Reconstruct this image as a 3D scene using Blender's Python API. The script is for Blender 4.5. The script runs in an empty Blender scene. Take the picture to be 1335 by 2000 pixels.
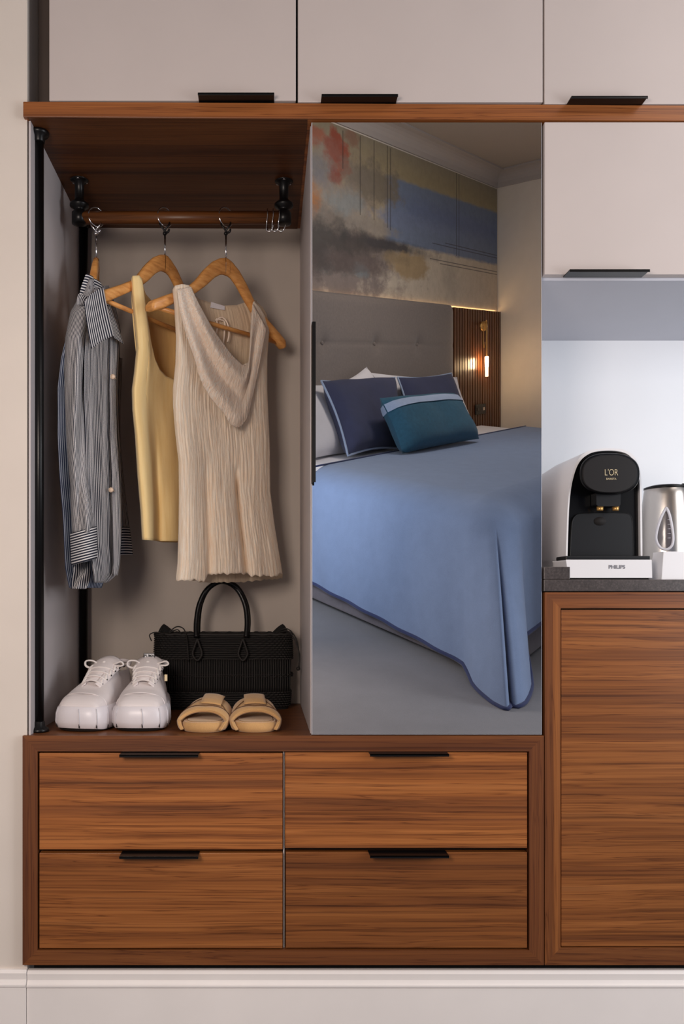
import bpy, bmesh, math, random
from mathutils import Vector, Matrix, noise
random.seed(7)
C = bpy.context.scene.collection
SC = bpy.context.scene

# ---------------------------------------------------------------- camera
F = 1650.0            # focal length in pixels of the 1335x2000 frame
PX, PY = 515.0, 1163.0  # principal point (shifted lens)
D = 1.8333            # camera to cabinet front plane (y = 0)
ZC = 1.013            # camera height
cam = bpy.data.cameras.new('camera'); cam.sensor_fit = 'VERTICAL'; cam.sensor_height = 36
cam.lens = F * 36 / 2000
cam.shift_x = (667.5 - PX) / 2000; cam.shift_y = (PY - 1000) / 2000
cam.clip_start = 0.02
co = bpy.data.objects.new('camera', cam); C.objects.link(co)
co.location = (0, -D, ZC); co.rotation_euler = (math.pi / 2, 0, 0)
SC.camera = co

# ---------------------------------------------------------------- world, lights, exposure
SC.view_settings.view_transform = 'Standard'; SC.view_settings.look = 'None'
SC.view_settings.gamma = 1; SC.view_settings.use_curve_mapping = False
SC.view_settings.exposure = 0.0
w = bpy.data.worlds.new('world'); SC.world = w; w.use_nodes = True
w.node_tree.nodes['Background'].inputs[0].default_value = (0.75, 0.8, 0.9, 1)
w.node_tree.nodes['Background'].inputs[1].default_value = 0.3

def area(name, loc, target, sx, sy, power, col, spread=180):
    l = bpy.data.lights.new(name, 'AREA'); l.shape = 'RECTANGLE'; l.size = sx; l.size_y = sy
    l.energy = power; l.color = col; l.spread = math.radians(spread)
    o = bpy.data.objects.new(name, l); C.objects.link(o); o.location = loc
    o.rotation_euler = (Vector(target) - Vector(loc)).to_track_quat('-Z', 'Y').to_euler()
    return o
# key lamp left of the camera and ceiling fill, both unseen; daylight from a window on the right
area('lamp_light', (-0.55, -1.9, 1.40), (-0.1, 0.1, 0.75), 0.5, 0.5, 22, (1.0, 0.86, 0.76))
area('unseen_ceiling_fill', (1.7, -1.0, 2.8), (0.6, 0.1, 0.8), 0.8, 0.6, 8, (1.0, 0.92, 0.88))
area('cool_light', (2.2, -1.1, 1.35), (1.0, 0.25, 1.25), 1.0, 1.3, 29, (0.94, 0.96, 1.0))
area('cool_light', (-0.45, -2.3, 1.7), (1.9, -4.2, 1.5), 1.0, 0.8, 17, (0.84, 0.90, 1.0))  # cool light on the bed from the left, added to brighten the mural too
area('bedroom_fill_light', (1.6, -3.2, 4.1), (1.2, -4.6, 2.2), 0.8, 0.5, 22, (1.0, 0.90, 0.82))  # added fill for the headboard wall and mural, no fixture seen

# ---------------------------------------------------------------- helpers
def P(px, py, y=0.0):
    """world point at depth y (0 = cabinet front) seen at the photograph's pixel"""
    z = D + y
    return Vector(((px - PX) * z / F, y, ZC + (PY - py) * z / F))
def XX(px, y=0.0): return P(px, 0, y).x
def ZZ(py, y=0.0): return P(0, py, y).z

class MB:
    def __init__(s): s.v = []; s.f = []; s.uv = {}; s.sm = []
    def add(s, vs, fs, smooth=False, uvs=None):
        b = len(s.v); s.v += [Vector(q) for q in vs]
        for k, f in enumerate(fs):
            s.f.append([b + i for i in f]); s.sm.append(smooth)
            if uvs is not None: s.uv[len(s.f) - 1] = [uvs[i] for i in f]
        return s
    def box(s, x0, x1, y0, y1, z0, z1):
        x0, x1 = min(x0, x1), max(x0, x1); y0, y1 = min(y0, y1), max(y0, y1); z0, z1 = min(z0, z1), max(z0, z1)
        vs = [(x, y, z) for z in (z0, z1) for y in (y0, y1) for x in (x0, x1)]
        return s.add(vs, [(0, 2, 3, 1), (4, 5, 7, 6), (0, 1, 5, 4), (2, 6, 7, 3), (0, 4, 6, 2), (1, 3, 7, 5)])
    def prism(s, poly, y0, y1, smooth=False):
        """poly of (x,z) points, extruded from y0 to y1"""
        n = len(poly); vs = [(x, y0, z) for x, z in poly] + [(x, y1, z) for x, z in poly]
        fs = [list(range(n)), list(range(2 * n - 1, n - 1, -1))]
        s.add(vs, fs)
        s.add(vs, [(i, i + n, (i + 1) % n + n, (i + 1) % n) for i in range(n)], smooth)
        return s
    def tube(s, pts, r, n=10, closed=False, cap=True, flat=None):
        pts = [Vector(p) for p in pts]; m = len(pts)
        rs = r if isinstance(r, (list, tuple)) else [r] * m
        vs = []; up = None
        for i, p in enumerate(pts):
            if closed: t = pts[(i + 1) % m] - pts[i - 1]
            else: t = pts[min(i + 1, m - 1)] - pts[max(i - 1, 0)]
            t.normalize()
            if up is None:
                up = Vector((0, 0, 1)) if abs(t.z) < 0.9 else Vector((0, 1, 0))
            up = (up - t * up.dot(t))
            if up.length < 1e-6: up = t.orthogonal()
            up.normalize(); sd = t.cross(up)
            for k in range(n):
                a = 2 * math.pi * k / n
                ku = rs[i] * (flat if flat else 1)
                vs.append(p + sd * math.cos(a) * rs[i] + up * math.sin(a) * ku)
        fs = []
        for i in range(m if closed else m - 1):
            j = (i + 1) % m
            fs += [(i * n + k, i * n + (k + 1) % n, j * n + (k + 1) % n, j * n + k) for k in range(n)]
        if cap and not closed: fs += [list(range(n - 1, -1, -1)), list(range((m - 1) * n, m * n))]
        return s.add(vs, fs, True)
    def lathe(s, prof, c, n=24, axis='Z', sx=1, sy=1):
        """prof of (radius, height) from bottom to top round c"""
        vs = []; c = Vector(c)
        for r, h in prof:
            for k in range(n):
                a = 2 * math.pi * k / n; u, v = r * math.cos(a) * sx, r * math.sin(a) * sy
                vs.append(c + (Vector((u, v, h)) if axis == 'Z' else Vector((u, -h, v)) if axis == 'Y' else Vector((h, u, v))))
        fs = [(i * n + k, i * n + (k + 1) % n, (i + 1) * n + (k + 1) % n, (i + 1) * n + k) for i in range(len(prof) - 1) for k in range(n)]
        fs += [list(range(n - 1, -1, -1)), list(range((len(prof) - 1) * n, len(prof) * n))]
        return s.add(vs, fs, True)
    def grid(s, nu, nv, f, uv=None, closeu=False, smooth=True, skip=None):
        vs = []; uvs = []
        for j in range(nv + 1):
            for i in range(nu if closeu else nu + 1):
                u, v = i / nu, j / nv
                vs.append(f(u, v)); uvs.append(uv(u, v) if uv else (u, v))
        w = nu if closeu else nu + 1
        fs = [(j * w + i, j * w + (i + 1) % w, (j + 1) * w + (i + 1) % w, (j + 1) * w + i)
              for j in range(nv) for i in range(nu) if not (skip and skip((i + .5) / nu, (j + .5) / nv))]
        return s.add(vs, fs, smooth, uvs)
    def ball(s, c, r, n=12, sc=(1, 1, 1)):
        c = Vector(c)
        return s.lathe([(r * math.sin(math.pi * i / n), -r * math.cos(math.pi * i / n)) for i in range(n + 1)], c, n * 2) if sc == (1, 1, 1) else \
            s.grid(n * 2, n, lambda u, v: c + Vector((r * sc[0] * math.sin(math.pi * v) * math.cos(2 * math.pi * u), r * sc[1] * math.sin(math.pi * v) * math.sin(2 * math.pi * u), -r * sc[2] * math.cos(math.pi * v))), closeu=True)

def wloc(o):
    v = Vector(o.location)
    while o.parent: o = o.parent; v += o.location
    return v
def build(name, mb, mat, parent=None, bevel=0, solid=0, sub=0, recalc=True, offset=-1, **props):
    me = bpy.data.meshes.new(name)
    if parent is not None: base = wloc(parent)
    else:
        xs = [v.x for v in mb.v]; ys = [v.y for v in mb.v]; zs = [v.z for v in mb.v]
        base = Vector(((min(xs) + max(xs)) / 2, (min(ys) + max(ys)) / 2, min(zs)))
    me.from_pydata([v - base for v in mb.v], [], mb.f)
    me.polygons.foreach_set('use_smooth', mb.sm)
    if mb.uv:
        ul = me.uv_layers.new(name='UVMap')
        for pi, us in mb.uv.items():
            p = me.polygons[pi]
            for k, li in enumerate(p.loop_indices): ul.data[li].uv = us[k]
    if recalc:
        bm = bmesh.new(); bm.from_mesh(me); bmesh.ops.recalc_face_normals(bm, faces=bm.faces); bm.to_mesh(me); bm.free()
    me.update()
    if mat: me.materials.append(mat)
    o = bpy.data.objects.new(name, me); C.objects.link(o)
    if parent is not None: o.parent = parent
    else: o.location = base
    if solid:
        m = o.modifiers.new('s', 'SOLIDIFY'); m.thickness = solid; m.offset = offset
    if bevel:
        m = o.modifiers.new('b', 'BEVEL'); m.width = bevel; m.segments = 2; m.limit_method = 'ANGLE'; m.harden_normals = False
    if sub:
        m = o.modifiers.new('d', 'SUBSURF'); m.levels = sub; m.render_levels = sub
    for k, v in props.items(): o[k] = v
    return o
def thing(name, label, cat, loc, group=None):
    o = bpy.data.objects.new(name, None); C.objects.link(o); o.location = loc; o.empty_display_size = .05
    o['label'] = label; o['category'] = cat
    if group: o['group'] = group
    return o
def tag(o, label, cat, group=None):
    o['label'] = label; o['category'] = cat
    if group: o['group'] = group
    return o
def struct(name, mb, mat, **k):
    return build(name, mb, mat, kind='structure', **k)
def copy_tree(o, parent=None):
    c = o.copy(); C.objects.link(c)
    if parent: c.parent = parent
    for ch in list(o.children): copy_tree(ch, c)
    return c
def text_mesh(name, txt, size, mat, parent, center, depth=.0006, xs=1.0, bold=0.0):
    cu = bpy.data.curves.new(name, 'FONT'); cu.body = txt; cu.size = size; cu.extrude = depth / 2
    cu.align_x = 'CENTER'; cu.align_y = 'CENTER'; cu.offset = bold
    t = bpy.data.objects.new('tmp', cu); C.objects.link(t)
    dg = bpy.context.evaluated_depsgraph_get(); me = bpy.data.meshes.new_from_object(t.evaluated_get(dg))
    bpy.data.objects.remove(t); me.materials.clear(); me.materials.append(mat)
    base = wloc(parent); c = Vector(center) - base
    me.transform(Matrix.Translation(c) @ Matrix.Rotation(math.pi / 2, 4, 'X') @ Matrix.Diagonal((xs, 1, 1, 1)))
    o = bpy.data.objects.new(name, me); C.objects.link(o); o.parent = parent
    return o
def cr(pts, t):
    """Catmull-Rom through pts, t in 0..1"""
    n = len(pts) - 1; x = min(max(t, 0), 1) * n; i = min(int(x), n - 1); f = x - i
    p = [Vector(pts[max(0, min(n, j))]) for j in (i - 1, i, i + 1, i + 2)]
    return 0.5 * ((2 * p[1]) + (p[2] - p[0]) * f + (2 * p[0] - 5 * p[1] + 4 * p[2] - p[3]) * f * f + (3 * p[1] - p[0] - 3 * p[2] + p[3]) * f ** 3)
def crs(pts, n): return [cr(pts, i / n) for i in range(n + 1)]
def lin(tab, x):
    """piecewise linear table of (x, y)"""
    if x <= tab[0][0]: return tab[0][1]
    for (a, b), (c, d) in zip(tab, tab[1:]):
        if x <= c: return b + (d - b) * (x - a) / (c - a) if c > a else d
    return tab[-1][1]
def sstep(a, b, x):
    t = min(max((x - a) / (b - a), 0), 1); return t * t * (3 - 2 * t)

# ---------------------------------------------------------------- materials
def srgb(r, g, b):
    f = lambda c: (c / 255) / 12.92 if c / 255 <= 0.04045 else ((c / 255 + .055) / 1.055) ** 2.4
    return (f(r), f(g), f(b), 1)
def new_mat(name):
    m = bpy.data.materials.new(name); m.use_nodes = True; nt = m.node_tree
    return m, nt, nt.nodes['Principled BSDF']
def N(nt, typ, **k):
    n = nt.nodes.new(typ)
    for a, b in k.items(): setattr(n, a, b)
    return n
def coords(nt, scale=(1, 1, 1), loc=(0, 0, 0), out='Object', rot=(0, 0, 0)):
    tc = N(nt, 'ShaderNodeTexCoord'); mp = N(nt, 'ShaderNodeMapping')
    mp.inputs['Scale'].default_value = scale; mp.inputs['Location'].default_value = loc; mp.inputs['Rotation'].default_value = rot
    nt.links.new(tc.outputs[out], mp.inputs[0]); return mp.outputs[0]
def noise_n(nt, vec, scale, detail=3, rough=.5, dist=0):
    n = N(nt, 'ShaderNodeTexNoise'); n.inputs['Scale'].default_value = scale; n.inputs['Detail'].default_value = detail
    n.inputs['Roughness'].default_value = rough; n.inputs['Distortion'].default_value = dist
    if vec is not None: nt.links.new(vec, n.inputs['Vector'])
    return n.outputs['Fac']
def ramp(nt, fac, stops, interp='LINEAR'):
    r = N(nt, 'ShaderNodeValToRGB'); e = r.color_ramp.elements; r.color_ramp.interpolation = interp
    while len(e) < len(stops): e.new(0.5)
    for i, (p, c) in enumerate(stops): e[i].position = p; e[i].color = c
    nt.links.new(fac, r.inputs[0]); return r.outputs[0]
def math_n(nt, op, a, b=None):
    n = N(nt, 'ShaderNodeMath', operation=op)
    for i, x in enumerate((a, b)):
        if x is None: continue
        if isinstance(x, (int, float)): n.inputs[i].default_value = x
        else: nt.links.new(x, n.inputs[i])
    return n.outputs[0]
def mix(nt, fac, a, b, typ='MIX'):
    n = N(nt, 'ShaderNodeMix', data_type='RGBA', blend_type=typ)
    for i, x in ((0, fac), (6, a), (7, b)):
        if isinstance(x, (int, float)): n.inputs[i].default_value = x
        elif isinstance(x, tuple): n.inputs[i].default_value = x
        else: nt.links.new(x, n.inputs[i])
    return n.outputs[2]
def bump(nt, b, h, strength=.3, dist=.002):
    n = N(nt, 'ShaderNodeBump'); n.inputs['Strength'].default_value = strength; n.inputs['Distance'].default_value = dist
    nt.links.new(h, n.inputs['Height']); nt.links.new(n.outputs[0], b.inputs['Normal'])
def plain(name, col, rough=.5, metal=0, var=.06, nscale=8, bs=0, bscale=400, coat=0, sheen=0, emit=None, es=0):
    m, nt, b = new_mat(name); b.inputs['Roughness'].default_value = rough; b.inputs['Metallic'].default_value = metal
    v = coords(nt); f = noise_n(nt, v, nscale, 4)
    d = tuple(c * (1 - var) for c in col[:3]) + (1,); l = tuple(min(1, c * (1 + var)) for c in col[:3]) + (1,)
    nt.links.new(ramp(nt, f, [(.3, d), (.7, l)]), b.inputs['Base Color'])
    if bs: bump(nt, b, noise_n(nt, v, bscale, 2), bs, .001)
    if coat: b.inputs['Coat Weight'].default_value = coat; b.inputs['Coat Roughness'].default_value = .15
    if sheen: b.inputs['Sheen Weight'].default_value = sheen
    if emit: b.inputs['Emission Color'].default_value = emit; b.inputs['Emission Strength'].default_value = es
    return m
def walnut(name, axis='X', seed=0, tone=1.0, red=0.0, rough=.38):
    """horizontal (or vertical / depth) straight-grained walnut veneer"""
    m, nt, b = new_mat(name)
    def sc(along, across): return {'X': (along, across, across), 'Z': (across, across, along), 'Y': (across, along, across)}[axis]
    off = (seed * 3.71, seed * 1.93, seed * 2.37)
    warp = noise_n(nt, coords(nt, sc(1.1, 4.5), off), 1.0, 2)
    big = N(nt, 'ShaderNodeTexCoord'); mp = N(nt, 'ShaderNodeMapping')
    mp.inputs['Scale'].default_value = sc(.2, 34); mp.inputs['Location'].default_value = off
    add = N(nt, 'ShaderNodeVectorMath', operation='ADD'); cmb = N(nt, 'ShaderNodeCombineXYZ')
    w1 = math_n(nt, 'MULTIPLY', math_n(nt, 'SUBTRACT', warp, .5), .034)
    for k in range(3):
        if 'XYZ'[k] != axis: nt.links.new(w1, cmb.inputs[k])
    nt.links.new(big.outputs['Object'], add.inputs[0]); nt.links.new(cmb.outputs[0], add.inputs[1]); nt.links.new(add.outputs[0], mp.inputs[0])
    g1 = noise_n(nt, mp.outputs[0], 1.0, 4, .62)
    mp2 = N(nt, 'ShaderNodeMapping'); mp2.inputs['Scale'].default_value = sc(.6, 140); mp2.inputs['Location'].default_value = off
    nt.links.new(add.outputs[0], mp2.inputs[0])
    g2 = noise_n(nt, mp2.outputs[0], 1.0, 3, .6)
    mp3 = N(nt, 'ShaderNodeMapping'); mp3.inputs['Scale'].default_value = sc(6, 900); nt.links.new(add.outputs[0], mp3.inputs[0])
    g3 = noise_n(nt, mp3.outputs[0], 1.0, 2, .5)
    t = tone
    c = lambda r, g, bb: tuple(x * t for x in srgb(r, g, bb)[:3]) + (1,)
    base = ramp(nt, g1, [(.28, c(108, 64, 36)), (.40, c(138, 82, 43)), (.50, c(160, 97, 49)), (.60, c(176, 110, 58)), (.74, c(142, 90, 52))])
    lines = ramp(nt, g2, [(.30, (.36, .32, .30, 1)), (.43, (.80, .77, .76, 1)), (.55, (1, 1, 1, 1)), (.75, (1.0, .98, .96, 1))])
    mp4 = N(nt, 'ShaderNodeMapping'); mp4.inputs['Scale'].default_value = sc(.42, 46); mp4.inputs['Location'].default_value = (off[0] + 5, off[1] + 3, off[2] + 1)
    nt.links.new(add.outputs[0], mp4.inputs[0]); g4 = noise_n(nt, mp4.outputs[0], 1.0, 4, .62)
    veins = ramp(nt, math_n(nt, 'ABSOLUTE', math_n(nt, 'SUBTRACT', math_n(nt, 'FRACT', math_n(nt, 'MULTIPLY', g4, 9)), .5)), [(0, (.50, .44, .40, 1)), (.10, (.92, .90, .88, 1)), (.2, (1, 1, 1, 1))])
    fine = ramp(nt, g3, [(.3, (.86, .85, .84, 1)), (.65, (1, 1, 1, 1))])
    col = mix(nt, 1.0, mix(nt, .95, mix(nt, .8, base, lines, 'MULTIPLY'), veins, 'MULTIPLY'), fine, 'MULTIPLY')
    if red: col = mix(nt, red, col, srgb(92, 50, 38))
    nt.links.new(col, b.inputs['Base Color']); b.inputs['Roughness'].default_value = rough
    b.inputs['Specular IOR Level'].default_value = .35
    bump(nt, b, g2, .08, .0006)
    return m
M = {}
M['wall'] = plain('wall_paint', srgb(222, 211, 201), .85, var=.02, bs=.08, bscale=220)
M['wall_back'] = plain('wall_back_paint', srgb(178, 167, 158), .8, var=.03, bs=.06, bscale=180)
M['splash'] = plain('splashback', srgb(232, 234, 238), .35, var=.01)
M['trim'] = plain('trim_paint', srgb(243, 236, 232), .45, var=.03, nscale=5)
M['door'] = plain('matt_laminate_door', srgb(200, 188, 183), .55, var=.015, bs=.05, bscale=900)
M['carc'] = plain('pale_carcass', srgb(200, 190, 185), .55, var=.02)
M['panel'] = plain('grey_side_panel', srgb(192, 184, 184), .5, var=.03)
M['under'] = plain('cabinet_underside', srgb(200, 201, 210), .6, var=.01)
M['dark'] = plain('dark_gap', srgb(22, 17, 16), .8)
M['filler'] = plain('filler_gap_shade', srgb(84, 72, 66), .7)
M['black'] = plain('black_powder_coat', srgb(12, 11, 12), .32, var=.1, bs=.04, bscale=1500)
M['blackgloss'] = plain('black_gloss', srgb(7, 7, 9), .25, var=.05)
M['blacksatin'] = plain('black_satin_plastic', srgb(15, 15, 18), .42, var=.04)
M['blackhead'] = plain('charcoal_head_plastic', srgb(30, 27, 27), .38, var=.04)
M['chrome'] = plain('chrome', srgb(205, 205, 208), .15, 1.0, var=.02)
M['steel'] = plain('brushed_steel', srgb(196, 190, 184), .28, 1.0, var=.04, nscale=3)
M['brass'] = plain('brass', srgb(205, 160, 95), .35, .7, var=.05)
for k_ in ('blackgloss', 'blacksatin', 'blackhead', 'black'): M[k_].node_tree.nodes['Principled BSDF'].inputs['Specular IOR Level'].default_value = .28
M['gold'] = plain('gold_print', srgb(214, 196, 160), .4, .4)
M['greyprint'] = plain('grey_print', srgb(120, 120, 128), .5)
M['white'] = plain('white_plastic', srgb(232, 230, 232), .3, var=.01)
M['whitegrey'] = plain('pale_grey_plastic', srgb(206, 204, 210), .35, var=.01)
M['wal_front'] = [walnut('walnut_front_%s' % 'abcdef'[i], 'X', i + 1, tone=t) for i, t in enumerate((1.14, 1.10, .90, .76, .82, .9))]
M['wal_h'] = walnut('walnut_frame_grain_across', 'X', 9, tone=.62, red=.22)
M['wal_v'] = walnut('walnut_frame_grain_upright', 'Z', 11, tone=.60, red=.34)
M['wal_v2'] = walnut('walnut_stile_knotty', 'Z', 15, tone=.82, red=.1)
M['wal_shelf'] = walnut('walnut_shelf', 'X', 13, tone=1.15, red=.2)
M['wal_under_shade'] = walnut('walnut_underside_shade', 'X', 14, tone=.31, red=.1, rough=.5)  # shelf walnut with the shade of its underside put into the tone
M['wal_rod'] = walnut('walnut_rod', 'X', 17, tone=.38)
# speckled stone
m, nt, b = new_mat('speckled_stone'); v = coords(nt); n1 = noise_n(nt, v, 260, 3, .7); n2 = noise_n(nt, v, 14, 3)
col = mix(nt, .5, ramp(nt, n1, [(.35, srgb(44, 39, 38)), (.55, srgb(74, 66, 64)), (.72, srgb(108, 100, 96))]), ramp(nt, n2, [(.3, srgb(54, 46, 44)), (.7, srgb(80, 70, 68))]))
nt.links.new(col, b.inputs['Base Color']); b.inputs['Roughness'].default_value = .35; M['stone'] = m
# mirror
m, nt, b = new_mat('mirror_silver'); b.inputs['Metallic'].default_value = 1; b.inputs['Roughness'].default_value = 0.0
b.inputs['Base Color'].default_value = (.86, .87, .88, 1); M['mirror'] = m
def fabric(name, col, freq=(900, 900), strength=.25, var=.12, nscale=25, rough=.9, sheen=.2, wr=None):
    m, nt, b = new_mat(name); v = coords(nt)
    f = noise_n(nt, v, nscale, 5, .6)
    d = tuple(c * (1 - var) for c in col[:3]) + (1,); l = tuple(min(1, c * (1 + var)) for c in col[:3]) + (1,)
    fine = noise_n(nt, v, freq[0], 2, .6)
    c1 = ramp(nt, f, [(.3, d), (.7, l)])
    c2 = ramp(nt, fine, [(.3, (.82, .82, .82, 1)), (.7, (1, 1, 1, 1))])
    nt.links.new(mix(nt, .8, c1, c2, 'MULTIPLY'), b.inputs['Base Color'])
    b.inputs['Roughness'].default_value = rough; b.inputs['Sheen Weight'].default_value = sheen
    h = fine
    if wr:
        h = math_n(nt, 'ADD', math_n(nt, 'MULTIPLY', noise_n(nt, coords(nt, wr), 1.0, 4, .6), 1.5), math_n(nt, 'MULTIPLY', fine, .25))
    bump(nt, b, h, strength, .002)
    return m
# ================================================================ SETTING (large structure)
BY = 0.55    # depth of the niche's back wall
KY = 0.458   # depth of the kitchen's back wall
XL, XM0, XM1, XR = XX(50), XX(608), XX(1058), 1.42
TOP = 2.75
struct('wall_left', MB().box(-1.45, XL, .012, BY + .12, 0, TOP), M['wall'])
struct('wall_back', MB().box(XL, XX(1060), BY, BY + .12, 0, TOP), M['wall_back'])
struct('wall_kitchen', MB().box(XX(1061), XR + .5, KY, BY + .12, 0, TOP), M['splash'])
# plinth skirting in front, returned at the left; skirting on the left wall
def skirt(x0, x1, yf, ztop, depth):
    prof = [(yf + depth, ztop), (yf + .010, ztop), (yf + .005, ztop - .006), (yf + .0065, ztop - .020), (yf + .004, ztop - .0265), (yf, ztop - .029), (yf, ztop - .033),
            (yf + .003, ztop - .036), (yf + .003, 0), (yf + depth, 0)]
    n = len(prof); vs = [(x0, y, z) for y, z in prof] + [(x1, y, z) for y, z in prof]
    return MB().add(vs, [list(range(n)), list(range(2 * n - 1, n - 1, -1))] + [(i, i + n, (i + 1) % n + n, (i + 1) % n) for i in range(n)])
struct('baseboard_front', skirt(XX(51.5), XR, .0, ZZ(1899), .02), M['trim'])
struct('baseboard_left', skirt(-1.45, XX(50.5), -.004, ZZ(1896), .02), M['trim'])

# ---------------------------------------------------------------- niche side panel
o = build('niche_side_panel', MB().box(XX(53), XX(57), .012, BY, ZZ(1437), ZZ(230)), M['panel'], kind='structure')
o.name = 'trim_1'
struct('gap_shade_filler', MB().box(XL + .001, XX(96) + .012, .10, .12, ZZ(197), TOP), M['filler'])  # recess board, browned so its colour carries the gap's shade
struct('gap_shade_strip', MB().box(XL + .01, XR, .03, .05, ZZ(1905), ZZ(1884)), M['dark'])  # near-black strip added as the shade in the gap under the cabinets

# ================================================================ CABINETS
def handle(parent, x0, x1, z, vertical=False):
    mb = MB(); pr = .029
    if not vertical:
        mb.box(x0, x1, -pr, .012, z - .0012, z + .0012); mb.box(x0, x1, -pr, -pr + .0018, z - .0045, z + .0012)
    o = build('handle', mb, M['black'], parent, bevel=.0004); return o
def cab_base(x0, x1, z): return ((x0 + x1) / 2, BY / 2, z)

# long walnut shelf, mounted very slightly out of level as in the photo
x0, x1 = XX(45), XR
mb = MB(); za, zb = ZZ(198), ZZ(228); dz = -.0086 * (XR - x0) / 1.43
mb.add([(x0, 0, zb), (x1, 0, zb + dz), (x1, BY, zb + dz), (x0 + 0.0, BY, zb), (x0, 0, za), (x1, 0, za + dz), (x1, BY, za + dz), (x0, BY, za)],
       [(0, 3, 2, 1), (4, 5, 6, 7), (0, 1, 5, 4), (2, 3, 7, 6), (0, 4, 7, 3), (1, 2, 6, 5)])
sh = build('long_shelf', mb, M['wal_shelf'], bevel=.0012)
tag(sh, 'long walnut shelf board running the full width under the top cabinets', 'shelf')
def shz(px): return za + dz * (XX(px) - x0) / (x1 - x0)

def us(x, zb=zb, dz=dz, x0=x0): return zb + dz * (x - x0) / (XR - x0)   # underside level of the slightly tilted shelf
xa, xb = XX(54), XX(600)  # added panel below the shelf, its dark colour stands in for shade
build('underside_shade_panel', MB().add([(xa, .001, us(xa) - .0016), (xb, .001, us(xb) - .0016), (xb, BY - .001, us(xb) - .0016), (xa, BY - .001, us(xa) - .0016), (xa, .001, us(xa) + .001), (xb, .001, us(xb) + .001), (xb, BY - .001, us(xb) + .001), (xa, BY - .001, us(xa) + .001)],
      [(0, 3, 2, 1), (4, 5, 6, 7), (0, 1, 5, 4), (2, 3, 7, 6), (0, 4, 7, 3), (1, 2, 6, 5)]), M['wal_under_shade'], sh, label='walnut panel over the niche, darkened to stand for shade under the shelf')
def upper(px0, px1, hx0, hx1, label):
    zb_ = shz((px0 + px1) / 2) + .0055
    t = thing('wall_cabinet', label, 'cabinet', ((XX(px0) + XX(px1)) / 2, .2, zb_), 'top row of pale cabinets')
    a, b_ = XX(px0), XX(px1)
    build('carcass', MB().box(a + .002, b_ - .002, .022, KY - .003, zb_, TOP - .02), M['dark'], t)
    d = build('door', MB().box(a, b_, 0, .019, shz((px0 + px1) / 2) + .0035, TOP - .02), M['door'], t, bevel=.001)
    handle(d, XX(hx0), XX(hx1), zb_ - .0035 + .001)
    return t
upper(96, 577.5, 388, 535, 'pale grey top cabinet at the far left above the open hanging niche')
upper(581.5, 1059.5, 626, 773, 'pale grey top cabinet in the middle, above the mirror door')
upper(1062.5, 1792, 1106, 1253, 'pale grey top cabinet on the right, above the kitchen wall cabinet')

# right wall cabinet with visible underside
t = thing('wall_cabinet', 'pale wall cabinet hanging under the walnut shelf above the coffee machine', 'cabinet', (XX(1220), KY / 2, ZZ(541)))
a, b_ = XX(1061.5), XR
z0, z1 = ZZ(541), ZZ(238.5)
build('carcass', MB().box(a + .0015, b_, .021, KY, z0, z1), M['under'], t)
d = build('door', MB().box(a + .0015, XR, 0, .019, ZZ(536), z1), M['door'], t, bevel=.001)
handle(d, XX(1100) + .003, XX(1257), ZZ(536) - .001)

# ---- bench with four drawers
X0, X1 = XX(44), XX(1061.5); Z0, Z1 = ZZ(1885), ZZ(1437)
xi0, xi1, zi0, zi1 = XX(73), XX(1033), ZZ(1856), ZZ(1467.5)
t = thing('drawer_bench', 'low walnut bench cabinet with four drawers and black edge pulls', 'cabinet', ((X0 + X1) / 2, BY / 2, Z0))
def mitre(poly, y1, name, mat):
    return build(name, MB().prism(poly, 0, y1 - .003), mat, t, bevel=.0007)
mitre([(X0, Z1), (X1, Z1), (xi1, zi1), (xi0, zi1)], BY, 'top_board', M['wal_h'])
mitre([(X0, Z0), (xi0, zi0), (xi1, zi0), (X1, Z0)], BY, 'bottom_board', M['wal_h'])
mitre([(X0, Z0), (X0, Z1), (xi0, zi1), (xi0, zi0)], BY, 'side_board', M['wal_v'])
mitre([(X1, Z0), (xi1, zi0), (xi1, zi1), (X1, Z1)], BY, 'side_board', M['wal_v'])
build('carcass', MB().box(xi0, xi1, .03, BY - .01, zi0, zi1), M['dark'], t)
build('divider', MB().box(XX(552.6), XX(555.5), .014, .03, zi0, zi1), M['carc'], t)
dr = [(76, 551.5, 1471.5, 1660, 235, 391, 0), (556.5, 1030, 1470, 1657.5, 717, 873, 1), (76, 551.5, 1667, 1853.5, 235, 391, 2), (557.5, 1030, 1665.5, 1852.5, 717, 873, 3)]
for (a, b_, c, d_, h0, h1, k) in dr:
    df = build('drawer', MB().box(XX(a), XX(b_), .003, .024, ZZ(d_), ZZ(c)), M['wal_front'][k], t, bevel=.0008)
    handle(df, XX(h0 + 2), XX(h1 - 2), ZZ(c) + .0012)

# ---- mirror-fronted wardrobe
t = thing('mirror_wardrobe', 'tall wardrobe unit closed by a full-height mirror door with black vertical pull', 'wardrobe', ((XM0 + XM1) / 2, BY / 2, Z1 + .001))
zt, zb2 = ZZ(237.5), ZZ(1435.5)
build('side_panel', MB().box(XX(606.5), XX(608) + .016, .021, BY, Z1 + .001, ZZ(234) - .002), M['panel'], t, bevel=.0008)
build('side_panel', MB().box(XM1 - .016, XM1, .021, BY, Z1 + .001, ZZ(236) - .003), M['carc'], t)
build('back_panel', MB().box(XM0 + .018, XM1 - .018, BY - .01, BY - .001, Z1 + .001, zt), M['carc'], t)
d = build('door', MB().box(XM0, XM1 + .0005, .003, .0195, zb2, zt), M['whitegrey'], t, bevel=.0008, label='mirrored door in a thin pale metal edge')
build('mirror_pane', MB().box(XM0 + .0016, XM1 - .0012, .0006, .0029, zb2 + .0014, zt - .0016), M['mirror'], d, label='silvered mirror glass')
hx = XM0 + .001
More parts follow.
